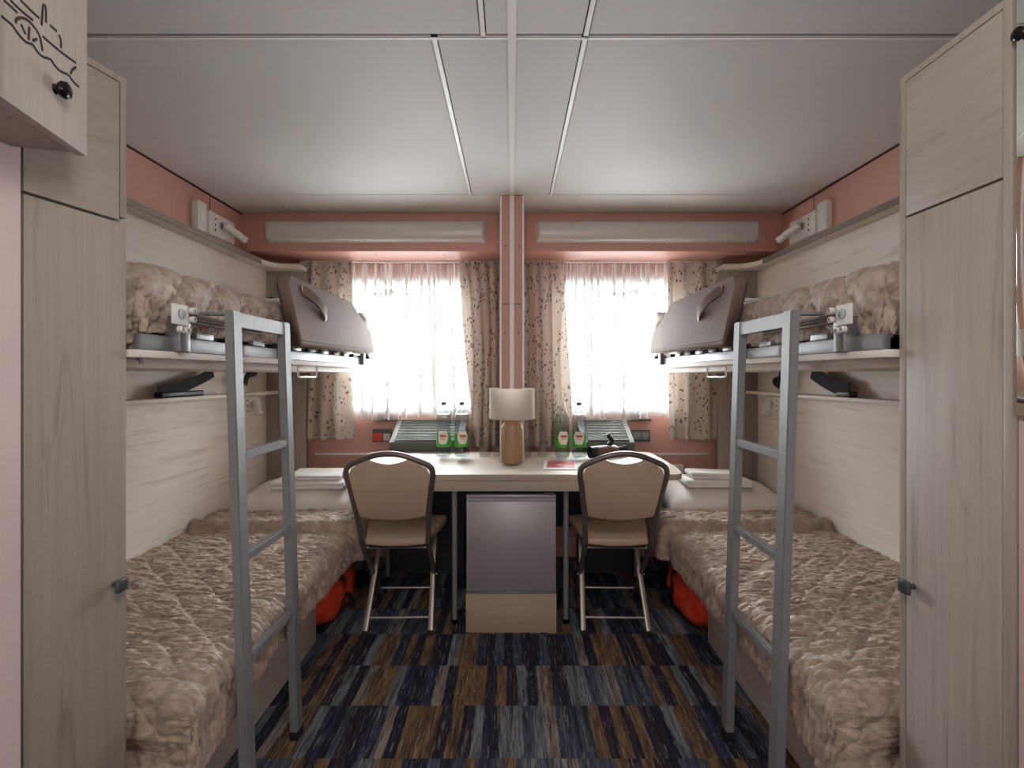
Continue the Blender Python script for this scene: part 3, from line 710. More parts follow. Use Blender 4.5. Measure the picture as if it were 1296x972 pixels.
def towel(label, cx, cy, z, wx, wy, layers, th, rot, seed):
    """a towel folded over: an S of cloth seen from its folded edge"""
    half = th / 2; path = []
    x0, x1 = -wx / 2, wx / 2
    zc = half
    for k in range(layers):
        xs = np.linspace(x0 + half, x1 - half * 1.0, 9)
        if k % 2: xs = xs[::-1]
        for x in xs: path.append((x, zc + 0.003 * math.sin(9 * x + seed + k)))
        if k < layers - 1:
            sg = 1 if k % 2 == 0 else -1
            xe = x1 - half if sg > 0 else x0 + half
            for a in (-60, -25, 25, 60):
                path.append((xe + sg * half * 1.1 * math.cos(math.radians(a)), zc + th / 2 + th / 2 * math.sin(math.radians(a))))
            zc += th
    b = BM(); T = [Vector((p[0], 0, p[1])) for p in path]; rows = []
    hh = th * 0.47
    for i, p in enumerate(T):
        t = (T[min(i + 1, len(T) - 1)] - T[max(i - 1, 0)]).normalized(); n = Vector((-t.z, 0, t.x))
        row = []
        for (yy, nn) in ((-wy / 2, 0.55), (-wy / 2 + 0.006, 1), (-wy / 6, 1), (wy / 6, 1), (wy / 2 - 0.006, 1), (wy / 2, 0.55)): row.append(p + Vector((0, yy + 0.004 * math.sin(i * 1.3 + seed), 0)) + n * hh * nn)
        for (yy, nn) in ((wy / 2, 0.55), (wy / 2 - 0.006, 1), (wy / 6, 1), (-wy / 6, 1), (-wy / 2 + 0.006, 1), (-wy / 2, 0.55)): row.append(p + Vector((0, yy + 0.004 * math.sin(i * 1.3 + seed), 0)) - n * hh * nn)
        rows.append([b.verts.new(v) for v in row])
    for a, c in zip(rows, rows[1:]):
        for k in range(12): b.faces.new((a[k], a[(k + 1) % 12], c[(k + 1) % 12], c[k]))
    b.faces.new(rows[0][::-1]); b.faces.new(rows[-1])
    bmesh.ops.transform(b, matrix=Matrix.Translation((cx, cy, z)) @ Matrix.Rotation(rot[1], 4, 'Z') @ Matrix.Rotation(rot[0], 4, 'X'), verts=b.verts)
    return obj('towel', b, M['terry'], label=label, cat='towel', group='folded towels on the pillows', ang=1.2)
towel('large folded white bath towel lying on the lower left pillow', -1.15, 2.98, 0.588, 0.40, 0.26, 2, 0.021, (0.05, 0.04), 1)
towel('small folded white towel on top of the bath towel, lower left bunk', -1.12, 2.98, 0.632, 0.28, 0.20, 2, 0.015, (0.05, 0.12), 2)
towel('large folded white bath towel lying on the lower right pillow', 1.17, 2.98, 0.588, 0.36, 0.26, 2, 0.021, (0.05, math.pi - 0.10), 3)
towel('small folded white towel on top of the bath towel, lower right bunk', 1.16, 2.98, 0.632, 0.26, 0.20, 2, 0.018, (0.05, math.pi - 0.16), 4)
towel('folded white towel lying on the upper left pillow', -1.36, 2.94, 1.602, 0.26, 0.26, 2, 0.02, (0, 0), 5)
towel('folded white towel lying on the upper right pillow', 1.36, 2.94, 1.602, 0.26, 0.26, 2, 0.02, (0, math.pi), 6)

def sheets(s, label, seed):
    b = BM(); rows = []; n, m = 30, 44
    for i in range(n + 1):
        th = math.pi * i / n; row = []
        for j in range(m):
            ph = 2 * math.pi * j / m
            u, v, w_ = math.sin(th) * math.cos(ph), -math.cos(th), math.sin(th) * math.sin(ph)
            u, v, w_ = [math.copysign(abs(q) ** 0.7, q) for q in (u, v, w_)]
            f = 1 + 0.45 * (float(fbm(2.5 * u + 4 + seed, 5 * w_ + 2 * v + 6, 3, seed)) - 0.42)
            row.append((s * (0.915 - 0.062 * u * f), 3.125 + 0.12 * v * f, 1.47 + 0.128 * w_ * f))
        rows.append([b.verts.new(p) for p in row])
    for a, c in zip(rows, rows[1:]):
        for k in range(m): b.faces.new((a[k], a[(k + 1) % m], c[(k + 1) % m], c[k]))
    bmesh.ops.remove_doubles(b, verts=b.verts, dist=1e-4)
    return obj('folded_sheet', b, M['linen'], label=label, cat='sheet', group='crumpled sheets on the upper bunks', ang=1.2)
sheets(-1, 'crumpled white sheet stuffed beside the end of the left fall guard', 3)
sheets(1, 'crumpled white sheet stuffed beside the end of the right fall guard', 8)

# fall guards: padded boards clipped to the upper rails
def guard(s, label):
    t = thing('fall_guard', label, 'bed guard', (s * 0.84, 2.44, 1.325), 'fall guards')
    pts = [(1.925, 1.327)] + [(2.965, 1.345)] + arc(2.945, 1.43, 0.035, 0, 60, 4) + arc(2.70, 1.572, 0.03, 62, 90, 4) + arc(1.955, 1.565, 0.035, 90, 180, 6)
    b = BM(); prism(b, pts, 0, -0.024, 0.024, 0.016, 4)
    for v in b.verts:                     # lean the top towards the wall
        x = v.co.x; z = v.co.z; v.co.x = s * (0.812 + 0.20 * (z - 1.327) + x + 0.004 * math.sin(z * 40) * 0)
    pb = obj('padded_board', b, M['guard'], t, ang=1.6); wm = pb.modifiers.new('even_shading', 'WEIGHTED_NORMAL'); wm.weight = 100
    b = BM()
    hm = [(1.94, 1.352), (2.2, 1.356), (2.5, 1.361), (2.955, 1.369)]
    tube(b, [(s * (0.812 + 0.2 * (z - 1.327) - 0.0235), y, z) for y, z in hm], 0.003, 8); obj('piping', b, M['guard'], t)
    b = BM(); 
    P = [(2.04, 1.560, 0.0), (2.07, 1.548, 0.012), (2.12, 1.526, 0.021), (2.17, 1.502, 0.022), (2.215, 1.484, 0.013), (2.235, 1.474, 0.0)]
    ribbon(b, catmull([(s * (0.812 + 0.2 * (z - 1.327) - 0.025 - o), y, z) for y, z, o in P], 5), (0, 0.55, 1), 0.04, 0.009)
    obj('loop_handle', b, M['guard'], t)
    b = BM(); 
    for (y, z) in ((2.04, 1.56), (2.235, 1.474)): tube(b, [(s * (0.812 + 0.2 * (z - 1.327) - 0.022), y, z), (s * (0.812 + 0.2 * (z - 1.327) - 0.030), y, z)], 0.018, 12)
    obj('grommet', b, M['brown_plastic'], t)
guard(-1, 'taupe padded fall guard with loop handle on the upper left bunk')
guard(1, 'taupe padded fall guard with loop handle on the upper right bunk')

# ladders
def ladder(s, label):
    t = thing('ladder', label, 'ladder', (s * 0.735, 1.58, 0), 'bunk ladders')
    def X(z): return s * (0.727 + 0.045 * z / 1.39)
    ys = (1.42, 1.735)
    for y in ys:
        b = BM(); bar(b, (X(0.02), y, 0.02), (X(1.398), y, 1.398), 0.046, 0.026, up=(1, 0, 0))
        bmesh.ops.bevel(b, geom=list(b.edges), offset=0.003, segments=2, affect='EDGES')
        p = obj('post', b, M['steel'], t)
        b = BM(); box(b, X(0) - 0.015, X(0) + 0.015, y - 0.025, y + 0.025, 0.001, 0.03, 0.003); obj('foot_cap', b, M['black'], p)
    for z in (0.427, 0.711, 0.995):
        b = BM(); bar(b, (X(z), ys[0] + 0.022, z), (X(z), ys[1] - 0.022, z), 0.022, 0.026); bmesh.ops.bevel(b, geom=list(b.edges), offset=0.004, segments=2, affect='EDGES'); obj('rung', b, M['steel'], t)
    b = BM(); bar(b, (X(1.375), ys[0] + 0.022, 1.375), (X(1.375), ys[1] - 0.022, 1.375), 0.02, 0.04); obj('top_bar', b, M['steel'], t)
    for y in ys:
        b = BM(); box(b, s * 0.778, s * 0.856, y - 0.016, y + 0.016, 1.386, 1.394, 0.002); obj('hook', b, M['steel'], t)
ladder(-1, 'grey steel ladder leaning on the left bunk bed')
ladder(1, 'grey steel ladder leaning on the right bunk bed')

# seat belts hanging in the niche above the lower berths
def belt(name, label, pts, s, wdir, w_, buckle=None):
    t = thing(name, label, 'strap', pts[-1])
    b = BM(); ribbon(b, catmull(pts, 6), wdir, w_, 0.004); obj('webbing', b, M['strap'], t)
    if buckle:
        b = BM(); c, ln = buckle
        box(b, c[0] - 0.02, c[0] + 0.02, c[1] - ln / 2, c[1] + ln / 2, c[2], c[2] + 0.026, 0.007, 3); obj('buckle', b, M['black'], t)
belt('safety_strap', 'black safety strap with buckle resting on the left niche shelf', [(-1.53, 2.63, 1.236), (-1.53, 2.52, 1.20), (-1.53, 2.38, 1.165), (-1.53, 2.27, 1.150), (-1.53, 2.22, 1.147)], -1, (0, 0.4, 1), 0.05, ((-1.53, 2.37, 1.121), 0.30))
belt('safety_strap', 'short black strap end dangling under the upper left bunk, behind the ladder', [(-1.5, 3.02, 1.237), (-1.5, 2.93, 1.225), (-1.5, 2.90, 1.20), (-1.5, 2.89, 1.165)], -1, (0, 1, 0.3), 0.04)
belt('safety_strap', 'black safety strap drooping from the upper right bunk onto the shelf', [(1.53, 2.62, 1.237), (1.53, 2.53, 1.20), (1.53, 2.44, 1.172), (1.53, 2.37, 1.158), (1.53, 2.33, 1.155)], 1, (0, 1, 0.8), 0.07, ((1.53, 2.35, 1.121), 0.10))
belt('safety_strap', 'short black strap end under the upper right bunk, beside the ladder', [(1.5, 2.86, 1.237), (1.5, 2.88, 1.20), (1.5, 2.94, 1.185), (1.5, 2.88, 1.16)], 1, (0, 1, 0.3), 0.035)

# reading lamps with sockets
def reading_lamp(s, label, xw, y0, y1, z0, z1, arm, head, upper):
    t = thing('reading_lamp', label, 'reading lamp', (s * xw, (y0 + y1) / 2, z0), 'bunk reading lamps')
    b = BM(); box(b, s * (xw - 0.03), s * xw, y0, y1, z0, z1, 0.004); obj('socket_plate', b, M['plastic_white'], t)
    b = BM(); zc = (z0 + z1) / 2
    for dz in (-0.03, 0.0, 0.03):
        tube(b, [(s * (xw - 0.028), y0 + 0.055, zc + dz), (s * (xw - 0.0315), y0 + 0.055, zc + dz)], 0.0055, 10)
    obj('socket_hole', b, M['black'], t)
    if upper:
        b = BM(); box(b, s * (xw - 0.035), s * xw, y0 - 0.105, y0 - 0.03, z0 - 0.005, z1 + 0.02, 0.004); obj('switch_box', b, M['plastic_white'], t)
        b = BM(); box(b, s * (xw - 0.039), s * (xw - 0.034), y0 - 0.09, y0 - 0.045, zc - 0.03, zc + 0.03, 0.002); obj('switch', b, M['trim_white'], t)
    b = BM(); a = [(s * p[0], p[1], p[2]) for p in arm]; tube(b, [(s * (xw - 0.029), a[0][1], a[0][2])] + a, 0.0065, 10)
    tube(b, [(s * (xw - 0.029), a[0][1], a[0][2]), (s * (xw - 0.038), a[0][1], a[0][2])], 0.02, 16); obj('arm', b, M['chrome'], t)
    h0, h1 = [Vector((s * p[0], p[1], p[2])) for p in head]; d = (h1 - h0)
    b = BM(); tube(b, [h0, h0 + d * 0.02, h0 + d * 0.75, h0 + d * 0.752, h0 + d * 0.8, h0 + d * 0.802, h1], [0.012, 0.019, 0.021, 0.018, 0.018, 0.021, 0.021], 18); obj('lamp_head', b, M['plastic_white'], t)
    b = BM(); tube(b, [h1, h1 + d.normalized() * 0.002], 0.016, 16); obj('lens', b, M['trim_white'], t)
for s in (-1, 1):
    reading_lamp(s, 'white reading lamp and socket panel above the upper %s bunk ledge' % SIDE[s], 1.639, 2.73, 2.98, 1.975, 2.10,
                 [(1.59, 2.84, 2.045)], [(1.585, 2.835, 2.05), (1.515, 2.925, 1.985)], True)
    reading_lamp(s, 'white reading lamp and socket under the niche shelf, lower %s bunk' % SIDE[s], 1.579, 2.95, 3.13, 0.99, 1.094,
                 [(1.53, 3.07, 1.05)], [(1.525, 3.055, 1.07), (1.49, 3.03, 0.985)], False)

# orange life jackets stowed in the open bays under the beds
def jacket(s, label, cx, cy, lx, ly, lz, seed, strap_y):
    t = thing('life_jacket', label, 'life jacket', (s * cx, cy, 0), 'life jackets under the beds')
    n, m = 26, 40; b = BM(); ring = []
    for i in range(n + 1):
        th = math.pi * i / n; row = []
        for j in range(m):
            ph = 2 * math.pi * j / m
            sx = math.copysign(abs(math.sin(th)) ** 0.6, 1); c1 = math.copysign(abs(math.cos(ph)) ** 0.7, math.cos(ph)); s1 = math.copysign(abs(math.sin(ph)) ** 0.7, math.sin(ph))
            y = -math.copysign(abs(math.cos(th)) ** 0.8, math.cos(th))
            f = 1 + 0.22 * (float(fbm(3 * c1 * sx + 5, 3 * s1 * sx + 4 * y + 7, 3, seed)) - 0.45)
            waist = 1 - 0.16 * math.exp(-((y * ly / 2 - (strap_y - cy)) / 0.03) ** 2)
            row.append((s * (cx - lx / 2 * sx * c1 * f * waist), cy + ly / 2 * y, max(0.003, lz / 2 + lz / 2 * sx * s1 * f * waist)))
        ring.append([b.verts.new(p) for p in row])
    for a, c in zip(ring, ring[1:]):
        for k in range(m): b.faces.new((a[k], a[(k + 1) % m], c[(k + 1) % m], c[k]))
    bmesh.ops.remove_doubles(b, verts=b.verts, dist=1e-4)
    obj('jacket_body', b, M['lifejacket'], t, ang=1.2)
    b = BM(); pts = []
    for k in range(25):
        a = 2 * math.pi * k / 24; c1 = math.copysign(abs(math.cos(a)) ** 0.7, math.cos(a)); s1 = math.copysign(abs(math.sin(a)) ** 0.7, math.sin(a))
        pts.append((s * (cx - lx / 2 * 0.90 * c1), strap_y + 0.02 * s1, max(0.006, lz / 2 + lz / 2 * 0.90 * s1)))
    ribbon(b, pts, (0, 1, 0), 0.034, 0.006); obj('belt', b, M['strap'], t, label='black webbing belt')
    b = BM(); ribbon(b, catmull([(s * (cx - lx / 2 * 0.9), strap_y - 0.01, 0.13), (s * (cx - lx / 2 - 0.012), strap_y + 0.03, 0.08), (s * (cx - lx / 2 - 0.02), strap_y + 0.06, 0.03)], 4), (0, 1, 0), 0.03, 0.004); obj('belt_end', b, M['strap'], t, label='loose black belt end')
jacket(-1, 'orange life jacket with black belt under the lower left bunk', 1.01, 2.63, 0.36, 0.52, 0.26, 3, 2.60)
jacket(1, 'orange life jacket with black belt under the lower right bunk', 1.00, 2.60, 0.38, 0.48, 0.27, 8, 2.66)

# ------------------------------------------------------------------ ceiling-side strip lamps
def strip_lamp(s, label, x0, x1, z0, z1):
    t = thing('strip_lamp', label, 'lamp', (s * (x0 + x1) / 2, 3.11, z0), 'strip lamps on the pelmets')
    b = BM(); box(b, s * x0, s * x1, 3.095, 3.11, z0, z1, 0.003); obj('back_plate', b, M['plastic_white'], t)
    prof = [(3.095, z0 + 0.002), (3.062, z0 + 0.004), (3.046, z0 + 0.02), (3.043, (z0 + z1) / 2), (3.046, z1 - 0.02), (3.062, z1 - 0.004), (3.095, z1 - 0.002)]
    b = BM(); rows = []
    for x, f in ((x0 + 0.004, 0.75), (x0 + 0.012, 0.95), (x0 + 0.03, 1.0), (x1 - 0.03, 1.0), (x1 - 0.012, 0.95), (x1 - 0.004, 0.75)):
        zc = (z0 + z1) / 2
        rows.append([b.verts.new((s * x, 3.096 - (3.096 - y) * f, zc + (z - zc) * (0.86 + 0.14 * f))) for y, z in prof])
    for a, c in zip(rows, rows[1:]):
        for k in range(len(prof) - 1): b.faces.new((a[k], a[k + 1], c[k + 1], c[k]))
    b.faces.new(rows[0]); b.faces.new(rows[-1][::-1])
    obj('diffuser', b, M['lamp_diffuser'], t, ang=0.9)
strip_lamp(-1, 'long unlit strip lamp on the pink pelmet above the left window', 0.16, 1.475, 2.02, 2.145)
strip_lamp(1, 'long unlit strip lamp on the pink pelmet above the right window', 0.145, 1.475, 2.02, 2.145)

# ------------------------------------------------------------------ curtains
def cloth(name, label, cat, group, xa, xb, y, z0, z1, folds, amp, mat, seed, xa_bot=None, xb_bot=None, res=0.006, gather=0.5, hem=0.0, parent=None):
    xa_bot = xa if xa_bot is None else xa_bot; xb_bot = xb if xb_bot is None else xb_bot
    nx = int(abs(xb - xa) / res) + 2; nz = int((z1 - z0) / 0.03) + 2
    u = np.linspace(0, 1, nx)[None, :].repeat(nz, 0); v = np.linspace(0, 1, nz)[:, None].repeat(nx, 1)   # v = 0 top
    ph = folds * u + 0.55 * vnoise(u * folds * 0.7, v * 1.2, seed) * 2 + 0.25 * v
    env = (0.55 + 0.45 * v) * (0.6 + 0.8 * vnoise(u * folds * 0.5, v * 1.5, seed + 4))
    wv = np.sin(2 * math.pi * ph) + 0.35 * np.sin(4 * math.pi * ph + 1.3)
    vv = v ** 1.2
    X = (xa + (xb - xa) * u) * (1 - vv) + (xa_bot + (xb_bot - xa_bot) * u) * vv + 0.35 * amp * np.cos(2 * math.pi * ph)
    Y = y + amp * env * wv
    Z = z1 + (z0 - z1) * v + hem * (vnoise(u * 3, v * 0, seed + 9) - 0.5) * v
    return obj(name, grid_bm(X, Y, Z), mat, parent, label=label, cat=cat, group=group, ang=2.5)
def voile(label, xa, xb, y, z0, z1, seed):
    rr = random.Random(seed); nx, nz = 640, 40
    u = np.linspace(0, 1, nx)[None, :].repeat(nz, 0); v = np.linspace(0, 1, nz)[:, None].repeat(nx, 1)
    X = xa + (xb - xa) * u; Y = np.full_like(X, y) + 0.006 * np.sin(2 * math.pi * 11 * u + 3 * vnoise(u * 6, v, seed))
    F = np.zeros_like(X)
    for k in range(22):          # pleats hanging from the heading tape, spreading or fading lower down
        c0 = (k + rr.uniform(0.1, 0.9)) / 22; c1 = c0 + rr.uniform(-0.05, 0.05); wd = rr.choice((0.003, 0.0035, 0.004, 0.005, 0.012, 0.016)); am = rr.uniform(0.010, 0.022) * rr.choice((-1, 1)); ln = rr.uniform(0.6, 1.9)
        c = c0 + (c1 - c0) * v; fade = np.clip((ln - v) * 4, 0, 1); g = np.exp(-((u - c) / wd) ** 2) * fade * (0.6 + 0.4 * v)
        Y = Y + am * g; X = X - (xb - xa) * (u - c) * g * 0.7; F = np.maximum(F, (np.abs(u - c) < wd * 0.9) * (fade > 0.3))
    for k in range(26):          # gathers in the first hand's breadth under the tape
        c = rr.random(); g = np.exp(-((u - c) / 0.006) ** 2) * np.exp(-v * 9); Y = Y + rr.uniform(-0.02, 0.02) * g; F = np.maximum(F, (np.abs(u - c) < 0.003) * (v < rr.uniform(0.05, 0.2)))
    Z = z1 + (z0 - z1) * v + 0.012 * np.sin(9 * u + seed) * v
    o = obj('sheer_curtain', grid_bm(X, Y, Z), M['sheer'], label=label, cat='curtain', group='sheer curtains', ang=2.5)
    o.data.materials.append(M['sheer_fold'])
    o.data.polygons.foreach_set('material_index', F[:-1, :-1].astype(int).ravel().tolist())
    return o
for s in (-1, 1):
    b = BM(); box(b, s * 0.07, s * 1.38, 3.372, 3.392, 1.962, 1.971, 0.002)
    obj('curtain_rail', b, M['trim_white'], label='white curtain rail under the %s pelmet' % SIDE[s], cat='curtain rail')
    voile('white sheer curtain across the %s window' % SIDE[s], s * 0.24, s * 1.20, 3.416, 0.93, 1.961, 31 + s)
cloth('curtain', 'leaf-print curtain hanging between the left bunk and left window', 'curtain', 'leaf-print curtains', -1.38, -1.035, 3.362, 0.806, 1.961, 3.7, 0.034, M['drape'], 11, -1.37, -1.04)
cloth('curtain', 'leaf-print curtain hanging between left window and pillar, behind the bottles', 'curtain', 'leaf-print curtains', -0.34, -0.07, 3.36, 0.757, 1.961, 3.9, 0.040, M['drape'], 15, -0.265, -0.07)
cloth('curtain', 'leaf-print curtain hanging between pillar and right window', 'curtain', 'leaf-print curtains', 0.07, 0.36, 3.36, 0.757, 1.961, 3.9, 0.040, M['drape'], 19, 0.07, 0.40)
cloth('curtain', 'leaf-print curtain hanging between the right window and right bunk', 'curtain', 'leaf-print curtains', 1.01, 1.38, 3.362, 0.80, 1.961, 3.6, 0.032, M['drape'], 27, 1.03, 1.38)

# ------------------------------------------------------------------ desk
t = thing('desk', 'pale oak desk with metal legs below the windows', 'desk', (0, 2.79, 0))
pts = [(-0.72, 2.434)] + [(0.72, 2.434)] + arc(0.74, 2.51, 0.085, -60, 0, 5) + [(0.845, 2.62), (0.845, 3.15), (0.068, 3.15), (0.068, 2.783), (-0.068, 2.783), (-0.068, 3.15), (-0.86, 3.15), (-0.86, 2.62)] + arc(-0.74, 2.51, 0.085, 180, 240, 5)
b = BM(); prism(b, pts, 2, 0.722, 0.75, 0.002); obj('tabletop', b, M['oak_desk'], t)
b = BM(); box(b, -0.70, 0.70, 2.444, 2.464, 0.668, 0.7215, 0.001); obj('apron', b, M['oak_desk'], t)
b = BM(); box(b, -0.76, 0.76, 3.12, 3.14, 0.30, 0.7215, 0.001); obj('modesty_panel', b, M['desk_shade'], t)
for (x, y, lab) in ((-0.282, 2.53, None), (0.265, 2.53, None), (-0.74, 3.06, None), (0.74, 3.06, None)):
    b = BM(); tube(b, [(x, y, 0.022), (x, y, 0.7215)], 0.0135, 16); lg = obj('leg', b, M['steel'], t)
    b = BM(); lathe(b, [(0.016, 0.001), (0.016, 0.012), (0.008, 0.014), (0.008, 0.022)], 16, (x, y, 0)); obj('leg_foot', b, M['blackmetal'], lg)

# mini fridge on a wooden plinth
t = thing('mini_fridge', 'silver-grey mini fridge on an oak plinth under the desk', 'fridge', (-0.003, 2.69, 0))
b = BM(); box(b, -0.219, 0.211, 2.434, 2.92, 0.0, 0.186, 0.0015); obj('plinth', b, M['oak_plinth'], t, label='pale oak plinth box')
b = BM(); box(b, -0.214, 0.206, 2.452, 2.92, 0.187, 0.655, 0.004); obj('fridge_body', b, M['fridge_dark'], t)
b = BM(); box(b, -0.216, 0.208, 2.424, 2.451, 0.20, 0.624, 0.004); d = obj('door', b, M['fridge'], t)
b = BM(); box(b, -0.216, 0.208, 2.424, 2.451, 0.642, 0.654, 0.003); box(b, -0.216, 0.208, 2.438, 2.451, 0.6245, 0.642); obj('grip_rail', b, M['fridge'], d)
b = BM(); box(b, -0.216, 0.208, 2.428, 2.451, 0.188, 0.197, 0.002); obj('bottom_trim', b, M['rail_alu'], t)
b = BM(); box(b, 0.155, 0.2, 2.426, 2.45, 0.655, 0.663, 0.002); obj('hinge_cover', b, M['fridge_dark'], t)

# ------------------------------------------------------------------ folding chairs
def chair():
    t = thing('folding_chair', 'folding chair with beige vinyl seat at the desk, left of the fridge', 'chair', (0, 0, 0), 'folding chairs at the desk')
    half = [(0.156, 0.39, 0.0), (0.153, 0.19, 0.20), (0.150, -0.03, 0.42), (0.152, -0.062, 0.47), (0.160, -0.10, 0.58), (0.175, -0.145, 0.70), (0.187, -0.172, 0.775), (0.186, -0.183, 0.805), (0.172, -0.19, 0.828), (0.12, -0.198, 0.853), (0.055, -0.205, 0.876), (0.0, -0.206, 0.882)]
    full = [Vector(p) for p in half] + [Vector((-p[0], p[1], p[2])) for p in half[-2::-1]]
    full[0].z = full[-1].z = 0.012
    b = BM(); tube(b, catmull(full, 4), 0.0125, 10); obj('back_frame', b, M['chair_frame'], t, ang=1.5)
    # backrest pad follows the frame plane
    def fy(z): return float(np.interp(z, [0.47, 0.58, 0.70, 0.775, 0.82, 0.876], [-0.062, -0.10, -0.145, -0.172, -0.186, -0.203]))
    outl = [(-0.149, 0.585), (-0.10, 0.573), (-0.05, 0.567), (0, 0.565), (0.05, 0.567), (0.10, 0.573), (0.149, 0.585), (0.161, 0.66), (0.171, 0.74), (0.176, 0.79), (0.164, 0.819), (0.12, 0.846), (0.085, 0.860), (0.06, 0.850), (0.03, 0.842), (0.0, 0.839), (-0.03, 0.842), (-0.06, 0.850), (-0.085, 0.860), (-0.12, 0.846), (-0.164, 0.819), (-0.176, 0.79), (-0.171, 0.74), (-0.161, 0.66)]
    b = BM(); c0 = None; layers = []
    for dy, f in ((-0.012, 0.985), (-0.016, 0.93), (0.022, 0.93), (0.016, 0.985)):
        layers.append([b.verts.new((x * f, fy(0.71 + (z - 0.71) * f) + dy, 0.71 + (z - 0.71) * f)) for x, z in outl])
    order = [layers[1], layers[0], layers[3], layers[2]]; n = len(outl)
    for a, c in zip(order, order[1:]):
        for k in range(n): b.faces.new((a[k], a[(k + 1) % n], c[(k + 1) % n], c[k]))
    for L_ in (order[0][::-1], order[-1]):
        lo = [L_[i] for i in range(n)]
        f = b.faces.new(lo)
    bmesh.ops.triangulate(b, faces=[f for f in b.faces if len(f.verts) > 4])
    obj('backrest', b, M['chair_vinyl'], t, ang=1.0)
    # seat
    sp = [(-0.138, -0.045)] + [(-0.06, -0.058), (0.06, -0.058), (0.138, -0.045)] + [(0.17, 0.12), (0.195, 0.28)] + arc(0.16, 0.32, 0.04, 0, 90, 5) + arc(-0.16, 0.32, 0.04, 90, 180, 5) + [(-0.195, 0.28), (-0.17, 0.12)]
    b = BM(); prism(b, sp, 2, 0.437, 0.468, 0.011, 3)
    obj('seat', b, M['chair_vinyl'], t, ang=0.9)
    b = BM(); prism(b, [(x * 0.94, y * 0.94 + 0.006) for x, y in sp], 2, 0.424, 0.4365); obj('seat_pan', b, M['black'], t)
    for s in (-1, 1):
        b = BM(); tube(b, [(s * 0.154, 0.0, 0.012), (s * 0.146, 0.135, 0.20), (s * 0.138, 0.29, 0.423)], 0.0075, 8, ry=0.0135, up=(0.0, 1, 0)); lg = obj('leg', b, M['chair_leg'], t)
        b = BM(); box(b, s * 0.154 - 0.012, s * 0.154 + 0.012, -0.014, 0.014, 0.001, 0.02, 0.003); obj('foot', b, M['black'], lg)
        b = BM(); tube(b, [(s * 0.130, 0.16, 0.222), (s * 0.168, 0.16, 0.222)], 0.009, 10); obj('pivot_bolt', b, M['chrome'], t)
    for (y, z, x) in ((-0.02, 0.417, 0.152), (0.042, 0.062, 0.150), (0.30, 0.098, 0.153)):
        b = BM(); tube(b, [(-x, y, z), (x, y, z)], 0.0055, 8); obj('crossbar', b, M['chair_leg'], t)
    return t
ch = chair(); ch.location = (-0.538, 2.415, 0); ch.rotation_euler = (0, 0, math.radians(1.5))
dup(ch, (0.49, 2.415, 0), math.radians(-1.5), 'folding chair with beige vinyl seat at the desk, right of the fridge')

# ------------------------------------------------------------------ things on the desk
ZD = 0.7505
t = thing('table_lamp', 'table lamp with wooden base and white drum shade on the desk', 'lamp', (0, 2.72, ZD))
c = (0, 2.72, ZD)
b = BM(); lathe(b, [(0.040, 0.0), (0.052, 0.006), (0.059, 0.03), (0.060, 0.06), (0.060, 0.17), (0.058, 0.19), (0.050, 0.213), (0.036, 0.226), (0.022, 0.23)], 14, c); obj('lamp_base', b, M['lampwood'], t, ang=0.3)
b = BM(); lathe(b, [(0.009, 0.2305), (0.009, 0.27)], 14, c); obj('lamp_neck', b, M['blackmetal'], t)
b = BM(); lathe(b, [(0.119, 0.243), (0.1195, 0.241), (0.1215, 0.243), (0.1195, 0.40), (0.1175, 0.401), (0.1175, 0.398)], 48, c, False, False)
lathe(b, [(0.1175, 0.398), (0.119, 0.243)], 48, c, False, False); bmesh.ops.remove_doubles(b, verts=b.verts, dist=1e-5)
obj('lamp_shade', b, M['shade'], t)
b = BM()
for k in range(3):
    a = 2 * math.pi * k / 3 + 0.5; tube(b, [(c[0], c[1], c[2] + 0.268), (c[0] + 0.1185 * math.cos(a), c[1] + 0.1185 * math.sin(a), c[2] + 0.262)], 0.0016, 6)
obj('shade_spider', b, M['blackmetal'], t)

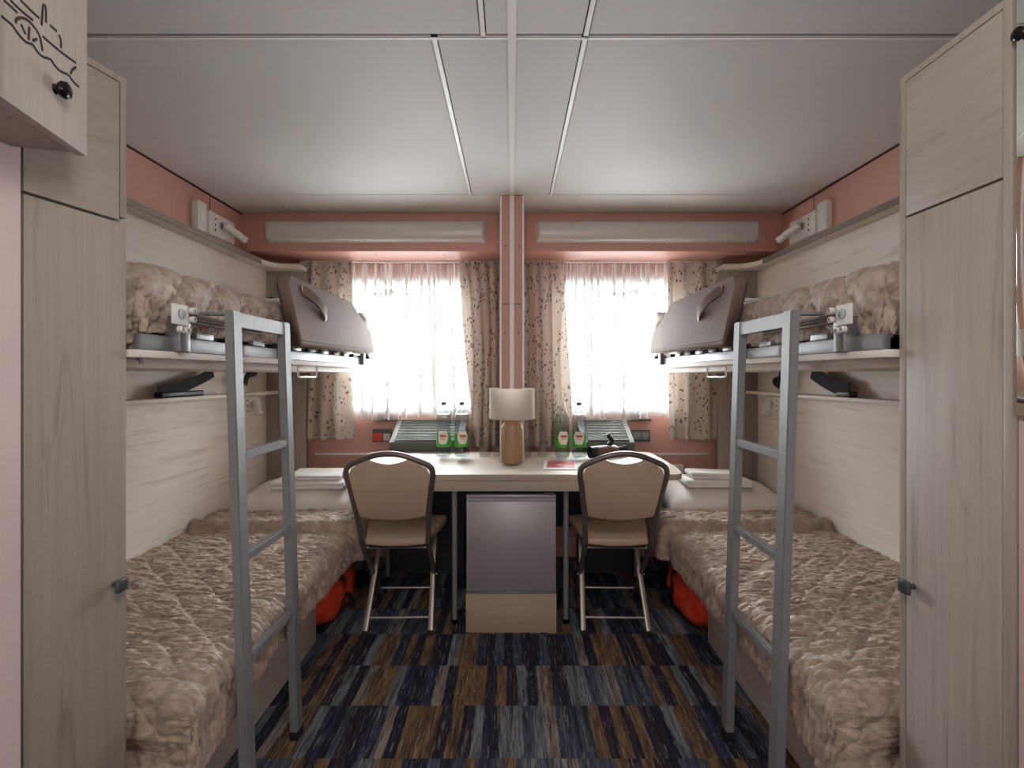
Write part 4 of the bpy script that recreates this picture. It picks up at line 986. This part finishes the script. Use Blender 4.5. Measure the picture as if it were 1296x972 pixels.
def bottle():
    t = thing('water_bottle', 'clear water bottle with green label, leftmost on the desk', 'bottle', (0, 0, 0), 'water bottles on the desk')
    R_ = 0.0425
    prof = [(0.020, 0.006), (0.033, 0.001), (0.040, 0.010), (R_, 0.022), (R_, 0.054), (0.0405, 0.058), (0.0405, 0.154), (R_, 0.158), (R_, 0.163), (0.0375, 0.170), (0.0425, 0.184), (0.0435, 0.20), (0.0415, 0.225), (0.035, 0.25), (0.024, 0.275), (0.0145, 0.29), (0.0135, 0.303)]
    b = BM(); lathe(b, prof, 32, cap1=False); obj('bottle_body', b, M['pet'], t, ang=1.2)
    wp = [(0.018, 0.008), (0.031, 0.004), (0.038, 0.012), (R_ - 0.0015, 0.023), (R_ - 0.0015, 0.053), (0.039, 0.058), (0.039, 0.154), (R_ - 0.0015, 0.159), (R_ - 0.0015, 0.163), (0.036, 0.17), (0.041, 0.185), (0.042, 0.2), (0.040, 0.224), (0.034, 0.248)]
    b = BM(); lathe(b, wp, 32); obj('water', b, M['water'], t, ang=1.2)
    b = BM(); lathe(b, [(0.0155, 0.297), (0.0158, 0.299), (0.0158, 0.315), (0.0145, 0.317)], 20); obj('cap', b, M['vent_grey'], t, label='grey screw cap')
    def patch(outline, r, n=1):
        bm = BM(); f = []
        for a, z in outline: f.append(bm.verts.new((r * math.sin(a), -r * math.cos(a), z)))
        return bm, f
    b = BM(); N = 40
    lo = [b.verts.new((0.0412 * math.sin(2 * math.pi * k / N), -0.0412 * math.cos(2 * math.pi * k / N), 0.062)) for k in range(N)]
    hi = [b.verts.new((0.0412 * math.sin(2 * math.pi * k / N), -0.0412 * math.cos(2 * math.pi * k / N), 0.128 + 0.024 * (1 - abs(math.sin(math.pi * k / N)) ** 0.6))) for k in range(N)]
    for k in range(N): b.faces.new((lo[k], lo[(k + 1) % N], hi[(k + 1) % N], hi[k]))
    lb = obj('bottle_label', b, M['label_green'], t, recalc=False)
    # cream shield with a red wordmark stroke, bent to the bottle
    b = BM(); rows = []
    for i in range(9):
        q = i / 8; z = 0.079 + 0.073 * q; wd = 0.74 * (0.25 + 0.75 * math.sin(math.pi * min(1, 0.12 + q * 0.72)))
        rows.append([b.verts.new((0.0417 * math.sin(a), -0.0417 * math.cos(a), z)) for a in np.linspace(-wd, wd, 11)])
    for a, c_ in zip(rows, rows[1:]):
        for k in range(10): b.faces.new((a[k], a[k + 1], c_[k + 1], c_[k]))
    obj('label_shield', b, M['label_white'], lb, recalc=False)
    b = BM()
    for x0 in (-0.36, -0.14, 0.08, 0.28):
        pts = [(0.0421 * math.sin(x0 + q * 0.17), -0.0421 * math.cos(x0 + q * 0.17), 0.124 + 0.008 * math.sin(q * 6.3) + 0.003 * q) for q in np.linspace(0, 1, 8)]
        tube(b, pts, 0.0028, 6)
    tube(b, [(0.0421 * math.sin(a), -0.0421 * math.cos(a), 0.108) for a in np.linspace(-0.25, 0.25, 8)], 0.0016, 6)
    obj('label_wordmark', b, M['label_red'], lb, label='red lettering on the label')
    return t
bt = bottle(); bt.location = (-0.392, 2.95, ZD)
dup(bt, (-0.288, 2.95, ZD), 0.2, 'clear water bottle with green label, second from left, in front of curtain edge')
b3 = dup(bt, (0.286, 2.93, ZD), 0.1, 'clear water bottle with pale cap, right of the desk lamp')
dup(bt, (0.383, 2.93, ZD), -0.15, 'clear water bottle with green label, rightmost on the desk')
for chd in b3.children:
    if chd.name.startswith('cap'):
        chd.data = chd.data.copy(); chd.data.materials[0] = M['trim_white']; chd['label'] = 'pale screw cap'

def tumbler():
    t = thing('drinking_glass', 'empty clear drinking glass left of the lamp, beside the bottles', 'glass', (0, 0, 0), 'drinking glasses on the desk')
    b = BM(); lathe(b, [(0.002, 0.008), (0.028, 0.008), (0.0295, 0.012), (0.0315, 0.0895), (0.0328, 0.0905), (0.034, 0.0895), (0.032, 0.003), (0.030, 0.0005), (0.002, 0.0005)], 32, cap0=True, cap1=True)
    obj('glass_body', b, M['tumbler'], t, ang=1.0); return t
tg = tumbler(); tg.location = (-0.158, 2.98, ZD)
dup(tg, (-0.078, 3.0, ZD), 0, 'empty clear drinking glass half hidden by the lamp base, on its left')
dup(tg, (0.082, 3.0, ZD), 0, 'empty clear drinking glass just right of the lamp base')
dup(tg, (0.178, 2.98, ZD), 0, 'empty clear drinking glass between the lamp and the right bottles')

t = thing('brochure', 'crimson and white brochure lying on the desk by the right chair', 'brochure', (0.245, 2.67, ZD))
def skew(bm, ang=-0.10, c=(0.245, 2.67)):
    bmesh.ops.rotate(bm, verts=bm.verts, cent=(c[0], c[1], 0), matrix=Matrix.Rotation(ang, 3, 'Z')); return bm
b = BM(); box(b, 0.165, 0.335, 2.545, 2.80, ZD, ZD + 0.004); obj('pages', skew(b), M['paper'], t)
b = BM(); box(b, 0.182, 0.325, 2.585, 2.79, ZD + 0.0041, ZD + 0.0047); cv = obj('cover', skew(b), M['booklet'], t)
b = BM(); box(b, 0.225, 0.29, 2.665, 2.680, ZD + 0.0048, ZD + 0.0051); box(b, 0.235, 0.28, 2.645, 2.652, ZD + 0.0048, ZD + 0.0051); obj('title_line', skew(b), M['paper'], cv)

# hair dryer lying on its side
t = thing('hair_dryer', 'dark hair dryer lying on the desk behind the right chair', 'hair dryer', (0.50, 2.96, ZD))
zc = ZD + 0.036; HX = 0.03
b = BM(); tube(b, [(0.44 + HX, 2.90, zc), (0.445 + HX, 2.90, zc), (0.50 + HX, 2.925, zc), (0.56 + HX, 2.955, zc + 0.002), (0.575 + HX, 2.962, zc + 0.002)], [0.028, 0.034, 0.035, 0.032, 0.022], 20); obj('barrel', b, M['brown_plastic'], t)
b = BM(); tube(b, [(0.408 + HX, 2.885, zc), (0.438 + HX, 2.899, zc)], [0.033, 0.0345], 20); obj('air_inlet', b, M['black'], t)
b = BM(); tube(b, [(0.575 + HX, 2.962, zc), (0.60 + HX, 2.975, zc), (0.635 + HX, 2.99, zc)], [0.024, 0.022, 0.03], 16, ry=0.012, up=(0, 0, 1)); obj('nozzle', b, M['black'], t)
b = BM(); tube(b, catmull([(0.52 + HX, 2.94, zc + 0.03), (0.545 + HX, 2.95, zc + 0.055), (0.525 + HX, 2.945, zc + 0.085), (0.515 + HX, 2.94, zc + 0.10)], 4), 0.014, 12); obj('grip', b, M['black'], t)

# heating units below the windows
def convector(s, label):
    t = thing('convector_heater', label, 'heater', (s * 0.5, 3.30, 0), 'louvred heaters below the windows')
    x0, x1 = (0.30 if s < 0 else 0.43), 0.755
    P = [(3.155, 0.748), (3.155, 0.808), (3.40, 0.925), (3.43, 0.925), (3.43, 0.748)]
    b = BM(); prism(b, P, 0, s * x0, s * x1, 0.002); obj('housing', b, M['vent_grey'], t)
    b = BM(); box(b, s * x0, s * x1, 3.16, 3.42, 0.001, 0.7475); obj('cabinet_base', b, M['desk_shade'], t, label='lower cabinet of the heater, under-desk shade in its colour')
    n = 13
    for k in range(n):
        f = 0.08 + 0.86 * k / (n - 1); y = 3.155 + 0.245 * f; z = 0.808 + 0.117 * f
        b = BM(); bar(b, (s * (x0 + 0.04), y, z + 0.004), (s * (x1 - 0.03), y, z + 0.004), 0.009, 0.006, up=(0, -0.3, 1)); obj('slat', b, M['vent_grey'], t)
    b = BM(); 
    prism(b, [(3.165, 0.8125), (3.39, 0.920), (3.39, 0.922), (3.165, 0.8145)], 0, s * (x0 + 0.04), s * (x1 - 0.03)); obj('vent_slot', b, M['dark'], t)
convector(-1, 'grey louvred heater behind the left bottles on the desk side')
convector(1, 'grey louvred heater behind the hair dryer, below the right window')

# louvred grille and small plates on the back wall
t = thing('wall_grille', 'cream louvred wall grille beside the right chair and pillow', 'vent', (1.05, 3.44, 0.40))
b = BM(); x0, x1, z0, z1 = 0.90, 1.145, 0.40, 0.622
box(b, x0, x1, 3.43, 3.449, z0, z0 + 0.02, 0.002); box(b, x0, x1, 3.43, 3.449, z1 - 0.02, z1, 0.002); box(b, x0, x0 + 0.02, 3.43, 3.449, z0 + 0.02, z1 - 0.02, 0.002); box(b, x1 - 0.02, x1, 3.43, 3.449, z0 + 0.02, z1 - 0.02, 0.002); obj('frame', b, M['plastic_white'], t)
for k in range(9):
    z = z0 + 0.03 + k * 0.0203
    b = BM(); bar(b, (x0 + 0.02, 3.44, z), (x1 - 0.02, 3.44, z), 0.016, 0.004, up=(0, 0.7, 0.7)); obj('slat', b, M['plastic_white'], t)
b = BM(); box(b, x0 + 0.02, x1 - 0.02, 3.4465, 3.449, z0 + 0.02, z1 - 0.02); obj('backing', b, M['dark'], t)

t = thing('wall_socket', 'grey wall socket plate right of the right heater', 'socket', (0.87, 3.44, 0.775))
b = BM(); box(b, 0.795, 0.925, 3.432, 3.449, 0.775, 0.855, 0.004); obj('plate', b, M['vent_grey'], t)
b = BM(); box(b, 0.81, 0.86, 3.429, 3.432, 0.79, 0.84, 0.001); box(b, 0.868, 0.912, 3.429, 3.432, 0.79, 0.84, 0.001); obj('socket_insert', b, M['rail_alu'], t)
t = thing('call_box', 'small wall box with red cover left of the left heater', 'wall box', (-0.87, 3.44, 0.775))
b = BM(); box(b, -0.935, -0.805, 3.434, 3.449, 0.775, 0.86, 0.004); obj('plate', b, M['vent_grey'], t)
b = BM(); box(b, -0.925, -0.865, 3.425, 3.434, 0.78, 0.835, 0.003); obj('red_cover', b, M['red'], t)
b = BM(); box(b, -0.86, -0.815, 3.429, 3.434, 0.782, 0.83, 0.002); obj('insert', b, M['pink_pale'], t)
